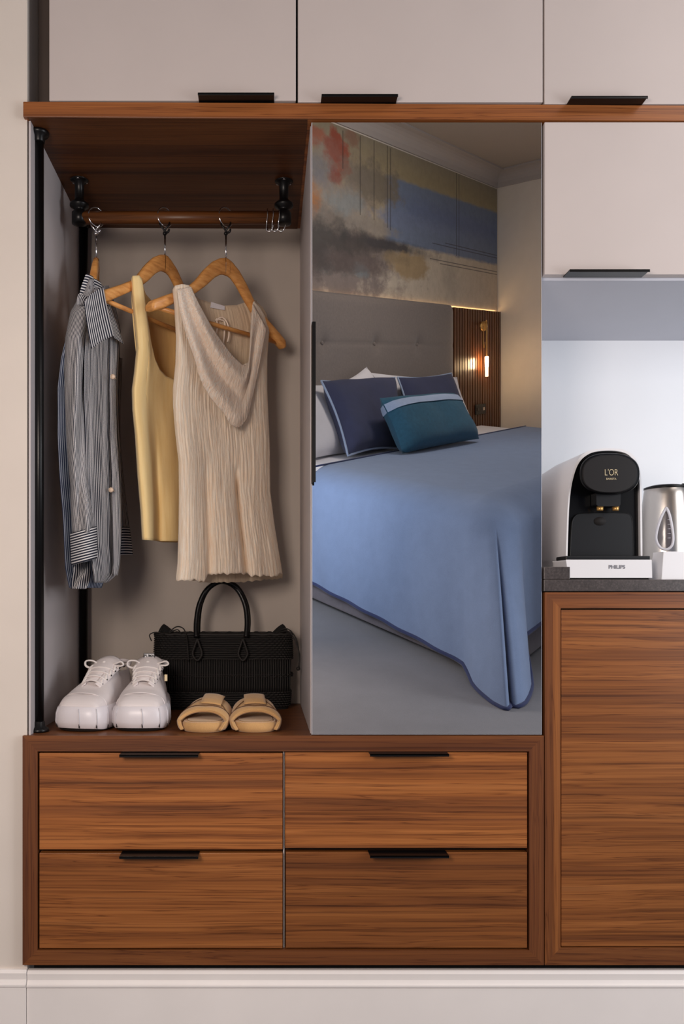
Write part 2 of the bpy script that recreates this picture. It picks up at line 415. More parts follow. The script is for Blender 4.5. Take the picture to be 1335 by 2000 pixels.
mb = MB().box(hx - .0013, hx + .0003, -.026, .004, ZZ(945), ZZ(636)); mb.box(hx - .0013, hx + .0065, -.0275, -.0262, ZZ(945), ZZ(636))
build('handle', mb, M['black'], d, bevel=.0003)

# ---- right base cabinet
X2 = XX(1063.5); zc1 = ZZ(1157); zd1 = ZZ(1188)
t = thing('base_cabinet', 'walnut base cabinet with a single large door under the stone worktop', 'cabinet', ((X2 + XR) / 2, KY / 2, Z0))
xj = XX(1094)
build('side_board', MB().prism([(X2, Z0), (X2, zc1), (xj, zd1), (xj, ZZ(1851))], 0, KY - .003), M['wal_v2'], t, bevel=.0007)
build('side_board', MB().box(XR - .03, XR, .0, KY - .003, Z0, zc1), M['wal_v2'], t, bevel=.0007)
build('top_board', MB().prism([(X2, zc1), (XR - .03, zc1), (XR - .03, zd1), (xj, zd1)], 0, KY - .003), walnut('walnut_rail', 'X', 21, tone=.95, red=.1), t, bevel=.0007)
build('bottom_board', MB().prism([(X2, Z0), (xj, ZZ(1851)), (XR - .03, ZZ(1851)), (XR - .03, Z0)], 0, KY - .003), M['wal_h'], t, bevel=.0007)
build('carcass', MB().box(xj, XR - .031, .03, KY - .01, ZZ(1850), zd1), M['dark'], t)
build('door', MB().box(XX(1096.5), XR - .033, .003, .024, ZZ(1849.5), ZZ(1191)), M['wal_front'][4], t, bevel=.0008)

# ---- worktop with upstand block at its left end
t = thing('worktop', 'dark speckled stone worktop with a small raised end block', 'worktop', (XX(1200), .2, ZZ(1155)))
build('slab', MB().box(XX(1061), XR, -.002, KY, ZZ(1155), ZZ(1132)), M['stone'], t, bevel=.0012)
build('end_block', MB().box(XX(1061), XX(1112), -.002, KY, ZZ(1131.6), ZZ(1107)), M['stone'], t, bevel=.0012)
CZ = ZZ(1132)   # worktop level

# ================================================================ POSTS AND RAIL
def post(px, y, r, rf, label):
    x = XX(px, y); US = us(x) - .0016; t = thing('black_post', label, 'post', (x, y, Z1))
    build('tube', MB().lathe([(r, Z1 + .006), (r, US - .004)], (x, y, 0), 24), M['black'], t)
    for nm, zz, s in (('foot_flange', Z1 + .0005, 1), ('top_flange', US - .002, -1)):
        pr = [(rf, 0), (rf, .004), (rf * .92, .008), (r * 1.25, .012), (r * 1.2, .022), (r, .024)]
        pr = [(a, zz + s * h) for a, h in pr]
        if s < 0: pr = pr[::-1]
        build(nm, MB().lathe(pr, (x, y, 0), 28), M['black'], t)
    return t
post(76, .055, .0108, .0225, 'black metal post at the open front corner of the hanging niche')
post(163.5, .495, .0118, .022, 'black metal post in the rear left corner behind the striped shirt')
RY = .27; RZ = ZZ(425.5, RY); RX0, RX1 = XX(155, RY), XX(554, RY)
t = thing('clothes_rail', 'walnut clothes rail hung from two black brackets under the shelf', 'clothes rail', ((RX0 + RX1) / 2, RY, RZ))
build('rod', MB().lathe([(.0158, RX0 + .002), (.0158, RX1 - .002)], (0, RY, RZ), 28, axis='X'), M['wal_rod'], t)
for bx in (RX0, RX1):
    US = us(bx) - .0014
    br = build('bracket', MB().lathe([(.010, RZ - .0165), (.0185, RZ - .015), (.0185, RZ + .012), (.012, RZ + .018), (.014, RZ + .022), (.0235, RZ + .028), (.0235, RZ + .034), (.013, RZ + .042), (.0115, RZ + .046),
        (.0115, US - .009), (.019, US - .007), (.0225, US - .004), (.0225, US - .0035)], (bx, RY, 0), 26), M['black'], t)
    mb = MB()
    for a in (30, 150, 270): mb.lathe([(.0035, US - .0075), (.0035, US - .0055)], (bx + .0175 * math.cos(math.radians(a)), RY + .0175 * math.sin(math.radians(a)), 0), 10)
    build('screw', mb, M['chrome'], br, kind='stuff')
# ================================================================ BEDROOM (seen in the mirror; it lies behind and beside the camera)
# The room's axes are the ones its picture in the mirror shows: VA along the headboard wall, VB from bed foot to head.
KB = 1.4
VA = Vector((.7588, .2867, 1)) / 1.288; VB = Vector((-.603, .2867, 1)) / 1.2
C0 = Vector((.708, .2867 * 2.54 - 1.0, 2.54))
def real(v):   # seen-in-mirror position (right, up, away) -> where the thing really stands, in front of the mirror
    return Vector((v.x * KB, D - v.z * KB, ZC + v.y * KB))
def BP(p, q, h): return real(C0 + VA * p + VB * q + Vector((0, h, 0)))
def VP(px, row, z): return real(Vector(((px - PX) * z / F, (PY - row) * z / F, z)))
def bbox(mb, p0, p1, q0, q1, h0, h1):
    vs = [BP(p, q, h) for h in (h0, h1) for q in (q0, q1) for p in (p0, p1)]
    return mb.add(vs, [(0, 2, 3, 1), (4, 5, 7, 6), (0, 1, 5, 4), (2, 6, 7, 3), (0, 4, 6, 2), (1, 3, 7, 5)])
QW = 1.55; PW = 3.006; HC = 2.308; KW = 2012 + 1872.5 * QW
def WQ(px, row, q):   # (p, h) of a pixel on the upright plane q
    z = (2012 + 1872.5 * q) / (1767 - px); return (((z - 2.54) - q / 1.2) * 1.288, 1 - (row - 690) * z / F)
M['carpet'] = fabric('grey_carpet', srgb(112, 111, 116), (350, 350), .3, .07, 6)
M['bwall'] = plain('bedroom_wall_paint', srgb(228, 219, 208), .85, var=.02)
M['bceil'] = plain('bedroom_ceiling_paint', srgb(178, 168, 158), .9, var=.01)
def fl(x, z, dh): return real(Vector((x, .2867 * z - 1 - dh, z)))
cs_ = [(-.6, 2.02), (2.9, 2.02), (2.9, 4.3), (1.62, 6.25), (-.6, 3.1)]
vs = [fl(x, z, 0) for x, z in cs_] + [fl(x, z, .05) for x, z in cs_]
struct('floor', MB().add(vs, [(0, 1, 2, 3, 4), (9, 8, 7, 6, 5)] + [(i, i + 5, (i + 1) % 5 + 5, (i + 1) % 5) for i in range(5)]), M['carpet'])
struct('floor', MB().box(-1.45, XR + .5, -1.2, .25, -.03, 0), M['carpet'])
mb = MB(); bbox(mb, -2.2, PW, QW, QW + .06, 0, HC); struct('wall_headboard', mb, M['bwall'])
mb = MB(); bbox(mb, PW, PW + .06, -2.6, QW, 0, HC); struct('wall_bedside', mb, M['bwall'])
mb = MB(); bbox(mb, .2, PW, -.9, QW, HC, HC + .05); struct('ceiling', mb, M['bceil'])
# cove cornice
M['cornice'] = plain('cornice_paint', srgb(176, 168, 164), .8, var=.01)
def cove(along, n=6):
    mb = MB(); pr = [(0, 0), (0, .098)] + [(.13 * (1 - math.cos(a)) , .098 * 0 + (.098) * (1 - math.sin(a)) * 0 + .098) for a in ()]
    prof = [(.0, .0), (.012, .0), (.014, .012)] + [(.014 + .10 * (1 - math.cos(math.pi / 2 * k / n)), .012 + .078 * math.sin(math.pi / 2 * k / n)) for k in range(1, n + 1)] + [(.128, .092), (.128, .103), (0, .103)]
    H0 = HC - .1035
    for (a, b_) in ((along[0], along[1]),):
        v0 = [along[2](a, d, H0 + h) for d, h in prof]; v1 = [along[2](b_, d, H0 + h) for d, h in prof]; m_ = len(prof)
        mb.add(v0 + v1, [list(range(m_)), list(range(2 * m_ - 1, m_ - 1, -1))]); mb.add(v0 + v1, [(i, i + m_, (i + 1) % m_ + m_, (i + 1) % m_) for i in range(m_)])
    return mb
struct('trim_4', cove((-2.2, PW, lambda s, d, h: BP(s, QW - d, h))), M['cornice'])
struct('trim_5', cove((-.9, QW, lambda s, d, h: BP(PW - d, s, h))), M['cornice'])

# mural: abstract panel over the headboard, laid on the wall (p 0..PW, h 1.29..2.107)
m, nt, b = new_mat('abstract_mural')
uvn = N(nt, 'ShaderNodeTexCoord').outputs['UV']
def shape(u, v, ru, rv, soft=.35, warp=.5):
    """soft warped blob mask in mural uv"""
    sep = N(nt, 'ShaderNodeSeparateXYZ'); nt.links.new(uvn, sep.inputs[0])
    n1 = noise_n(nt, coords(nt, (20, 7, 1), (u * 7, v * 5, 0), 'UV'), 1.0, 7, .68)
    du = math_n(nt, 'DIVIDE', math_n(nt, 'SUBTRACT', sep.outputs[0], u), ru); dv = math_n(nt, 'DIVIDE', math_n(nt, 'SUBTRACT', sep.outputs[1], v), rv)
    r = math_n(nt, 'SQRT', math_n(nt, 'ADD', math_n(nt, 'MULTIPLY', du, du), math_n(nt, 'MULTIPLY', dv, dv)))
    r = math_n(nt, 'ADD', r, math_n(nt, 'MULTIPLY', math_n(nt, 'SUBTRACT', n1, .5), warp * 2))
    mr = N(nt, 'ShaderNodeMapRange'); mr.inputs[1].default_value = 1 + soft; mr.inputs[2].default_value = 1 - soft
    nt.links.new(r, mr.inputs[0]); return mr.outputs[0]
n_ = noise_n(nt, coords(nt, (6, 4, 1), out='UV'), 1.5, 5, .6)
sep = N(nt, 'ShaderNodeSeparateXYZ'); nt.links.new(uvn, sep.inputs[0])
col = ramp(nt, sep.outputs[1], [(0, srgb(200, 188, 172)), (.34, srgb(206, 192, 172)), (.60, srgb(178, 164, 134)), (.85, srgb(160, 146, 112)), (1, srgb(150, 140, 118))])
def band(c, u0, u1, v0, v1, s=.02, w=.03):
    """soft-edged rectangle"""
    n1 = noise_n(nt, coords(nt, (14, 10, 1), (u0 * 9, v0 * 9, 0), 'UV'), 2.3, 6, .65)
    wv = math_n(nt, 'MULTIPLY', math_n(nt, 'SUBTRACT', n1, .5), w * 2)
    out = None
    for ch, a, bb in ((0, u0, u1), (1, v0, v1)):
        x = math_n(nt, 'ADD', sep.outputs[ch], wv)
        for e, d in ((a, 1), (bb, -1)):
            mr = N(nt, 'ShaderNodeMapRange'); mr.inputs[1].default_value = e - s * d; mr.inputs[2].default_value = e + s * d
            nt.links.new(x, mr.inputs[0]); out = mr.outputs[0] if out is None else math_n(nt, 'MULTIPLY', out, mr.outputs[0])
    return out
MU0 = None
def paint(mask, c, amt=1.0):
    global col
    col = mix(nt, math_n(nt, 'MULTIPLY', mask, amt), col, c)
P0M = -.35
def MU(px, row):   # mural uv of a photograph pixel on the headboard wall
    p, h = WQ(px, row, QW - .008)
    return ((p - P0M) / (PW - P0M), (h - 1.312) / (2.194 - 1.312))
u_ = lambda x, r=450: MU(x, r)[0]; v_ = lambda x, r: MU(x, r)[1]
def blob(px, row, wx, hy, c, amt=1, soft=.3, warp=1.6):
    u, v = MU(px, row); ru = abs(MU(px + wx, row)[0] - u); rv = abs(MU(px, row + hy)[1] - v)
    paint(shape(u, v, ru, rv, soft, warp), c, amt)
blob(655, 400, 90, 110, srgb(150, 136, 126), .8, .5)
blob(660, 530, 110, 60, srgb(122, 110, 108), .9, .4)
blob(630, 460, 70, 55, srgb(88, 92, 92), .9, .4)
blob(680, 480, 90, 40, srgb(104, 92, 88), .9, .4)
paint(band(0, u_(755), 1.2, v_(880, 498), v_(880, 385), .012, .02), srgb(110, 128, 158), .95)
paint(band(0, u_(790), 1.2, v_(880, 450), v_(880, 412), .05, .1), srgb(96, 112, 156), .5)
blob(735, 360, 45, 35, srgb(122, 112, 96), .9, .3)
blob(760, 480, 75, 13, srgb(58, 56, 62), .95, .5, .9)
blob(800, 520, 38, 26, srgb(172, 146, 106), .9, .2, .9)
blob(660, 300, 24, 42, srgb(160, 78, 54), .95, .2, 1.5)
blob(618, 265, 18, 20, srgb(170, 90, 66), .8, .3)
blob(612, 385, 16, 30, srgb(184, 118, 62), .8, .4)
blob(625, 330, 26, 30, srgb(118, 122, 134), .7, .5)
blob(680, 395, 30, 26, srgb(134, 144, 148), .7, .4)
blob(705, 530, 16, 12, srgb(124, 142, 150), .7, .4)
blob(880, 545, 12, 40, srgb(172, 162, 148), .5, .6)
for _px, _r, _w, _h, _c in ((640, 300, 30, 26, (150, 142, 132)), (690, 345, 40, 26, (126, 116, 104)), (650, 430, 60, 18, (140, 128, 118)), (720, 440, 46, 14, (150, 142, 132)), (640, 470, 60, 34, (52, 52, 52)), (630, 510, 50, 24, (74, 64, 64)), (690, 480, 50, 16, (64, 58, 58)), (700, 520, 40, 16, (100, 86, 84)), (655, 295, 18, 30, (150, 60, 38)), (655, 345, 12, 14, (140, 56, 38)), (820, 440, 60, 14, (120, 134, 166)), (690, 270, 16, 14, (140, 92, 72)), (775, 505, 26, 10, (150, 130, 100))):
    blob(_px, _r, _w, _h, srgb(*_c), .65, .4, 2.2)
for x in (670, 704, 731, 757, 763, 892, 897):   # thin drawn uprights
    r0, r1 = {670: (255, 330), 704: (265, 420), 731: (275, 430), 757: (285, 445), 763: (290, 450), 892: (335, 500), 897: (340, 505)}[x]
    u, va = MU(x, r1); _, vb = MU(x, r0)
    paint(band(0, u - .0012, u + .0012, va, vb, .0008, .0), srgb(52, 44, 44), .8)
for (x0_, r0, x1_, r1) in ((845, 475, 975, 502), (870, 475, 975, 520), (860, 515, 975, 545), (840, 505, 975, 560)):
    ua, va = MU(x0_, r0); ub, vb = MU(x1_, r1)
    paint(band(0, ua, ub, va - .003, va + .003, .0015, .0), srgb(56, 54, 66), .8)
brush = noise_n(nt, coords(nt, (60, 14, 1), out='UV'), 1.0, 6, .7)
col = mix(nt, .55, col, ramp(nt, brush, [(.3, (.72, .70, .69, 1)), (.6, (1, 1, 1, 1))]), 'MULTIPLY')
col = mix(nt, .10, col, srgb(128, 120, 112))
nt.links.new(col, b.inputs['Base Color']); b.inputs['Roughness'].default_value = .8
M['mural'] = m
mb = MB(); e = .008
vs = [BP(p, q, h) for h in (1.312, 2.194) for q in (QW - e, QW - .001) for p in (P0M, PW - .012)]
mb.add(vs, [(0, 1, 5, 4)], uvs=[(0, 0), (1, 0), (0, 0), (1, 0), (0, 1), (1, 1), (0, 1), (1, 1)])
mb.add(vs, [(0, 2, 3, 1), (4, 5, 7, 6), (2, 6, 7, 3), (0, 4, 6, 2), (1, 3, 7, 5)])
tag(build('mural', mb, M['mural'], recalc=False), 'wide abstract mural of blue, grey and rust above the grey headboard, in the mirror', 'mural')

# headboard: tufted grey fabric
M['hb'] = fabric('headboard_tweed', srgb(126, 115, 109), (420, 420), .35, .1, 60)
PH = WQ(888, 600, QW - .05)[0]; HT = 1.305
tufts = [(u_, .99) for u_ in ()]
def wallp(px): return WQ(px, 672, QW - .06)[0]
tp = [wallp(x) for x in (630, 732, 815)]
dp = tp[1] - tp[0]; tl = [tp[1] + dp * k * 1.15 for k in range(-3, 3)]; tl = [tp[0], tp[1], tp[2]] + [tp[0] - .55, tp[0] - 1.05]
hz = WQ(732, 672, QW - .06)[1]
t = thing('headboard', 'tall grey tweed headboard with buttoned dimples seen in the mirror', 'headboard', BP(1.2, QW, 0))
def hbf(u, v):
    p = -1.3 + (PH + 1.3) * u; h = .1 + (HT - .1) * v
    d = .07 * (1 - (2 * abs(u - .5)) ** 40 * .9)
    edge = min(1, min(1 - v, .0 + 1) / .03); d *= (.55 + .45 * math.sqrt(max(0, edge)))
    eu = min(1, (1 - u) / .012); d *= (.5 + .5 * math.sqrt(max(0, eu)))
    for q in tl:
        r = math.hypot(p - q, (h - hz) * 1.0)
        d -= .028 * math.exp(-(r / .045) ** 2)
    d -= .007 * math.exp(-((h - hz) / .010) ** 2)
    return BP(p, QW - .001 - d, h)
mb = MB().grid(150, 90, hbf); build('upholstered_panel', mb, M['hb'], t, solid=.01, recalc=False)
for q in tl:
    mb = MB(); c = BP(q, QW - .045, hz); mb.ball(c, .019, 6); build('button', mb, M['hb'], t)
mb = MB(); bbox(mb, -1.3, PH, QW - .03, QW - .018, .05, HT - .02); build('back_board', mb, M['hb'], t)
# warm LED strip on top of the headboard and panel
m, nt, b = new_mat('warm_led'); b.inputs['Emission Color'].default_value = (1, .62, .28, 1); b.inputs['Emission Strength'].default_value = 12; M['led'] = m
mb = MB(); bbox(mb, -1.2, PW - .03, QW - .016, QW - .006, HT - .012, HT - .007)
tag(build('light_strip', mb, M['led']), 'warm light strip glowing along the top of the headboard in the mirror', 'light')

# fluted walnut panel: backing and slats
M['slat'] = walnut('dark_walnut_slat', 'Z', 31, tone=.42, red=.25, rough=.3)
t = thing('slatted_panel', 'dark walnut panel of narrow upright slats beside the grey headboard, in the mirror', 'wall panel', BP((PH + PW) / 2, QW, 0))
mb = MB(); bbox(mb, PH, PW - .002, QW - .02, QW - .017, .0, HT - .005); build('backing', mb, M['slat'], t)
ns = 19; wd = (PW - .004 - PH) / ns
for k in range(ns):
    mb = MB(); a = PH + wd * k; bbox(mb, a + wd * .14, a + wd * .86, QW - .042, QW - .02, .0, HT - .005); build('slat', mb, M['slat'], t)

# wall sconce
sp_, sh_ = WQ(943, 637, QW - .05); lp_, l0_ = WQ(950, 735, QW - .10); _, l1_ = WQ(950, 697, QW - .10); lm_ = (l0_ + l1_) / 2
t = thing('wall_sconce', 'brass wall sconce with a glowing glass tube on the slatted panel, in the mirror', 'wall lamp', BP(sp_, QW - .05, sh_))
c = BP(sp_, QW - .043, sh_); c2 = BP(sp_, QW - .060, sh_); ax = (c2 - c).normalized()
mb = MB().tube([c, c2, c2 + ax * .004], [.046, .046, .030], 20); build('backplate', mb, M['brass'], t)
arc = [BP(sp_, QW - .05, sh_), BP(sp_ + .005, QW - .08, sh_ + .03), BP(lp_ - .015, QW - .10, sh_ + .035), BP(lp_, QW - .10, sh_ + .01), BP(lp_, QW - .10, sh_ - .08), BP(lp_, QW - .10, l1_ - .01)]
build('arm', MB().tube(crs(arc, 30), .0065, 8), M['brass'], t)
arc = [BP(lp_ - .04, QW - .09, sh_), BP(lp_ - .045, QW - .09, sh_ - .10), BP(lp_ - .035, QW - .092, sh_ - .15), BP(lp_ - .02, QW - .094, sh_ - .11)]
build('cord', MB().tube(crs(arc, 20), .0035, 6), M['brass'], t)
m, nt, b = new_mat('lit_glass'); b.inputs['Emission Color'].default_value = (1, .66, .34, 1); b.inputs['Emission Strength'].default_value = 110; b.inputs['Base Color'].default_value = (1, .9, .8, 1); M['lit'] = m
build('glass_tube', MB().tube([BP(lp_, QW - .10, l1_), BP(lp_, QW - .10, lm_)], .0165, 16), M['lit'], t)
m, nt, b = new_mat('frosted_glass'); b.inputs['Emission Color'].default_value = (1, .72, .45, 1); b.inputs['Emission Strength'].default_value = 2; b.inputs['Base Color'].default_value = (1, .9, .82, 1); M['lit2'] = m
build('frosted_end', MB().tube([BP(lp_, QW - .10, lm_), BP(lp_, QW - .10, l0_)], .0160, 16), M['lit2'], t)

# socket
op_, oh_ = WQ(937, 799, QW - .045)
t = thing('socket', 'black double wall socket low on the slatted panel beside the bed, in the mirror', 'socket', BP(op_, QW - .05, oh_))
mb = MB(); bbox(mb, op_ - .09, op_ + .09, QW - .052, QW - .043, oh_ - .034, oh_ + .034); build('plate', mb, M['blackgloss'], t, bevel=.002)
for a in (op_ - .045, op_ + .05):
    mb = MB(); bbox(mb, a - .016, a + .016, QW - .056, QW - .052, oh_ - .01, oh_ + .012); build('switch', mb, M['steel'] if a > op_ else M['black'], t)

# bed
M['sheet'] = fabric('white_cotton', srgb(236, 232, 236), (500, 500), .1, .02, 8)
M['basefab'] = fabric('charcoal_base_fabric', srgb(104, 98, 104), (400, 400), .2, .08)
M['blanket'] = fabric('blue_blanket', srgb(122, 141, 175), (420, 420), .3, .05, 14)
M['bpipe'] = fabric('navy_blanket_edge', srgb(40, 50, 92), (500, 500), .2, .05)
M['navy'] = fabric('navy_velvet', srgb(52, 56, 86), (500, 500), .15, .1, 12, sheen=.1)
M['pipe'] = fabric('pale_blue_piping', srgb(160, 176, 204), (500, 500), .1, .05)
M['teal'] = fabric('teal_chenille', srgb(38, 88, 112), (500, 500), .4, .14, 40, sheen=.1)
BW = 2.49; HM = .528
t = thing('bed', 'wide bed with charcoal base and white sheet reflected in the mirror', 'bed', BP(BW / 2, .6, 0))
mb = MB(); bbox(mb, 0, BW, .0, QW - .075, .015, .33); build('base', mb, M['basefab'], t, bevel=.01)
mb = MB(); bbox(mb, .035, BW - .01, .035, QW - .08, .33, HM); build('mattress', mb, M['sheet'], t, bevel=.13)
for p in (.12, BW - .12):
    for q in (.12, 1.3):
        mb = MB().tube([BP(p, q, 0), BP(p, q, .02)], .03, 12); build('foot', mb, M['black'], t)
# blanket
QB = 1.03
path = []   # (p, q, hem height, outward) round the near corner
for i in range(30): path.append((-.022, QB * (1 - i / 30) + .16 * (i / 30), lin([(0, .088), (1, .034)], i / 29)))
path += [(-.028, .14, .030), (-.045, .105, .015), (-.073, .068, .004), (-.105, .015, .003), (-.13, -.036, .002), (-.132, -.07, .002), (-.127, -.093, .003), (-.106, -.094, .004), (-.076, -.066, .004), (-.072, -.070, .004),
         (-.0975, -.108, .003), (-.05, -.122, .004), (-.003, -.116, .006), (.06, -.10, .01), (.11, -.072, .02), (.13, -.045, .08)]
for i in range(30): path.append((.15 + (BW - .17) * i / 29, -.024, .115))
NPT = len(path)
def toppt(k):
    p, q, h = path[k]; pp = min(max(p, .02), BW - .03); qq = max(q, .02)
    return pp, qq
def bskirt(u, v):
    k = min(int(u * (NPT - 1)), NPT - 2); f = u * (NPT - 1) - k
    a = path[k]; b_ = path[k + 1]; p, q, hm = [a[i] + (b_[i] - a[i]) * f for i in range(3)]
    tp_ = max(p, .13); tq = max(q, .13); tp_ = min(tp_, BW - .02)
    # v 0..0.2 rounds over the edge, then drops
    s = sstep(0, .55, v) * .55 + .45 * v
    ed = min(1, v / .16); ang = ed * math.pi / 2
    if p < .13 and q < .13:      # round the corner
        dx_, dy_ = p - .13, q - .13; L_ = math.hypot(dx_, dy_) or 1; e1p, e1q, op, oq = .13 + dx_ / L_ * .151, .13 + dy_ / L_ * .151, p, q
    else:
        op, oq = (min(p, -.020) if p < .13 else p), (min(q, -.022) if q < .13 else q); e1p, e1q = (-.02 if p < .13 else p), (-.022 if q < .13 else q)
    rp = tp_ + (e1p - tp_) * math.sin(ang); rq = tq + (e1q - tq) * math.sin(ang); rh = HM + .012 - (1 - math.cos(ang)) * .085
    if v > .16:
        w = (v - .16) / .84; rh = rh + (hm - rh) * w; ww = w ** .8
        rp = rp + (op - rp) * ww; rq = rq + (oq - rq) * ww
    rp += .004 * math.sin(q * 31 + v * 3) * v
    return BP(rp, rq, rh)
mb = MB().grid(NPT * 3, 40, bskirt)
mb.grid(30, 16, lambda u, v: BP(.13 + (BW - .15) * u, .13 + (QB - .13) * v, HM + .012))
bl = build('blanket', mb, M['blanket'], recalc=True)
tag(bl, 'pale blue blanket with navy edge hanging over the bed in the mirror', 'blanket')
hem = [bskirt(i / 160, 1.0) for i in range(161)]
hem2 = [BP(.03 + (BW - .05) * i / 30, QB, HM + .014) for i in range(31)]
mb = MB().tube(hem, .011, 6, flat=.9); mb.tube(hem2, .006, 6); mb.tube([bskirt(0, v / 12) for v in range(13)], .006, 6)
build('edge_piping', mb, M['bpipe'], bl, label='navy edge piping')

def cushion(name, cs, th, mat, label, cat, group=None, pipe=None, pinch=.09, band_=None):
    """cs: four corners TL TR BR BL as (pixel, row, distance in the mirror / KB)"""
    Q = [VP(c[0], c[1], c[2] * 1.10) for c in cs]; nrm = (Q[1] - Q[0]).cross(Q[3] - Q[0]).normalized(); cen = sum(Q, Vector()) / 4
    camv = co.location; 
    th *= KB
    def f(side):
        def g(u, v):
            a = Q[0].lerp(Q[1], u); b_ = Q[3].lerp(Q[2], u); p = a.lerp(b_, v)
            x, y = 2 * u - 1, 2 * v - 1
            p = p.lerp(cen, pinch * ((1 - x * x) * abs(y) ** 3 + (1 - y * y) * abs(x) ** 3))
            hgt = ((1 - x ** 4) * (1 - y ** 4)) ** .5
            return p + nrm * side * th * hgt * (1 + .12 * noise.noise(Vector((u * 4, v * 4, th * 50 + side))))
        return g
    mb = MB()
    mb.grid(24, 24, f(1)); mb.grid(24, 24, f(-1))
    o = build(name, mb, mat, recalc=False)
    tag(o, label, cat, group)
    if pipe:
        g = f(0); pts = [g(i / 20, 0) for i in range(20)] + [g(1, i / 20) for i in range(20)] + [g(1 - i / 20, 1) for i in range(20)] + [g(0, 1 - i / 20) for i in range(20)]
        build('piping', MB().tube(pts, .0075, 6, closed=True), pipe, o, label='pale piping round the edge')
    if band_:
        g1, g2 = f(1.03), f(-1.03); mb = MB()
        for gg in (g1, g2): mb.grid(24, 4, lambda u, v, gg=gg: gg(u, band_[0] + (band_[1] - band_[0]) * v) + nrm * (.004 if gg is g1 else -.004))
        build('stripe', mb, M['pipe'], o, recalc=False, label='pale blue stripe near its top')
    return o
W = 'white pillow'
cushion('pillow', [(545, 752, 3.52), (668, 748, 4.03), (700, 884, 3.70), (560, 912, 3.15)], .05, M['sheet'], 'large white pillow at the left edge of the mirror, behind the navy cushion', 'pillow', 'white pillows on the bed')
cushion('pillow', [(645, 752, 3.78), (716, 716, 4.04), (800, 850, 4.0), (670, 860, 3.62)], .04, M['sheet'], 'white pillow whose corner peaks above the left navy cushion in the mirror', 'pillow', 'white pillows on the bed')
cushion('pillow', [(724, 728, 4.10), (892, 736, 4.80), (926, 828, 4.66), (800, 848, 4.15)], .03, M['sheet'], 'white pillow behind the right navy cushion and teal cushion in the mirror', 'pillow', 'white pillows on the bed')
cushion('cushion', [(627, 744, 3.62), (771, 737, 4.12), (778, 876, 3.74), (679, 890, 3.40)], .075, M['navy'], 'large navy cushion with pale piping, the left one in the mirror', 'cushion', 'navy cushions', M['pipe'], .09)
cushion('cushion', [(776, 737, 4.10), (881, 729, 4.58), (914, 815, 4.40), (800, 850, 3.96)], .045, M['navy'], 'navy cushion behind the teal one, by the slatted panel in the mirror', 'cushion', 'navy cushions', M['pipe'], .09)
cushion('cushion', [(741, 777, 3.50), (884, 768, 4.00), (935, 857, 3.98), (786, 886, 3.46)], .075, M['teal'], 'oblong teal cushion with a pale blue stripe in front of the navy ones', 'cushion', None, None, .05, (.12, .26))
# ================================================================ HANGERS
M['hwood'] = walnut('hanger_wood', 'X', 41, tone=1.0, rough=.35)
m, nt, b = new_mat('honey_wood'); v = coords(nt, (14, 14, 60)); f = noise_n(nt, v, 2.0, 4, .6)
nt.links.new(ramp(nt, f, [(.3, srgb(186, 122, 64)), (.5, srgb(214, 150, 84)), (.7, srgb(226, 168, 102))]), b.inputs['Base Color'])
b.inputs['Roughness'].default_value = .32; M['hwood'] = m
class Frame:
    """hanger frame: s along the hanger (towards the back of the niche), n its front side, z up"""
    def __init__(f, stem_px, tip_px):
        f.c = Vector((XX(stem_px, RY), RY, 0)); L = .222
        # near tip: shoulder height .677 above the eye line
        best = None
        for k in range(1, 400):
            yy = RY - .0007 * k; x = XX(tip_px, yy); e = abs(math.hypot(x - f.c.x, yy - RY) - L)
            if best is None or e < best[0]: best = (e, x, yy)
        f.d = (f.c - Vector((best[1], best[2], 0))).normalized(); f.n = Vector((f.d.y, -f.d.x, 0))
        if f.n.dot(Vector((0, -D, 0)) - f.c) < 0: f.n = -f.n
    def p(f, s, z, n=0): return f.c + f.d * s + f.n * n + Vector((0, 0, z))
    def px(f, x, row, n=0):
        """point on the plane offset n from the hanger plane seen at the pixel"""
        r = Vector(((x - PX) / F, 1, (PY - row) / F)); o = Vector((0, -D, ZC)); q = f.c + f.n * n
        t = (q.x - o.x) * f.n.x + (q.y - o.y) * f.n.y; t /= (r.x * f.n.x + r.y * f.n.y)
        return o + r * t
def spare_hook(mb, c, d, ring=.0235):
    """steel ring hook over the rail, with a curled end; c rail centre, d direction across the rail"""
    pts = []
    for k in range(27):
        a = math.radians(-62 + 300 * k / 26); pts.append(c + d * math.sin(a + math.pi) * ring + Vector((0, 0, -math.cos(a + math.pi) * -ring * 1.0)))
    return pts
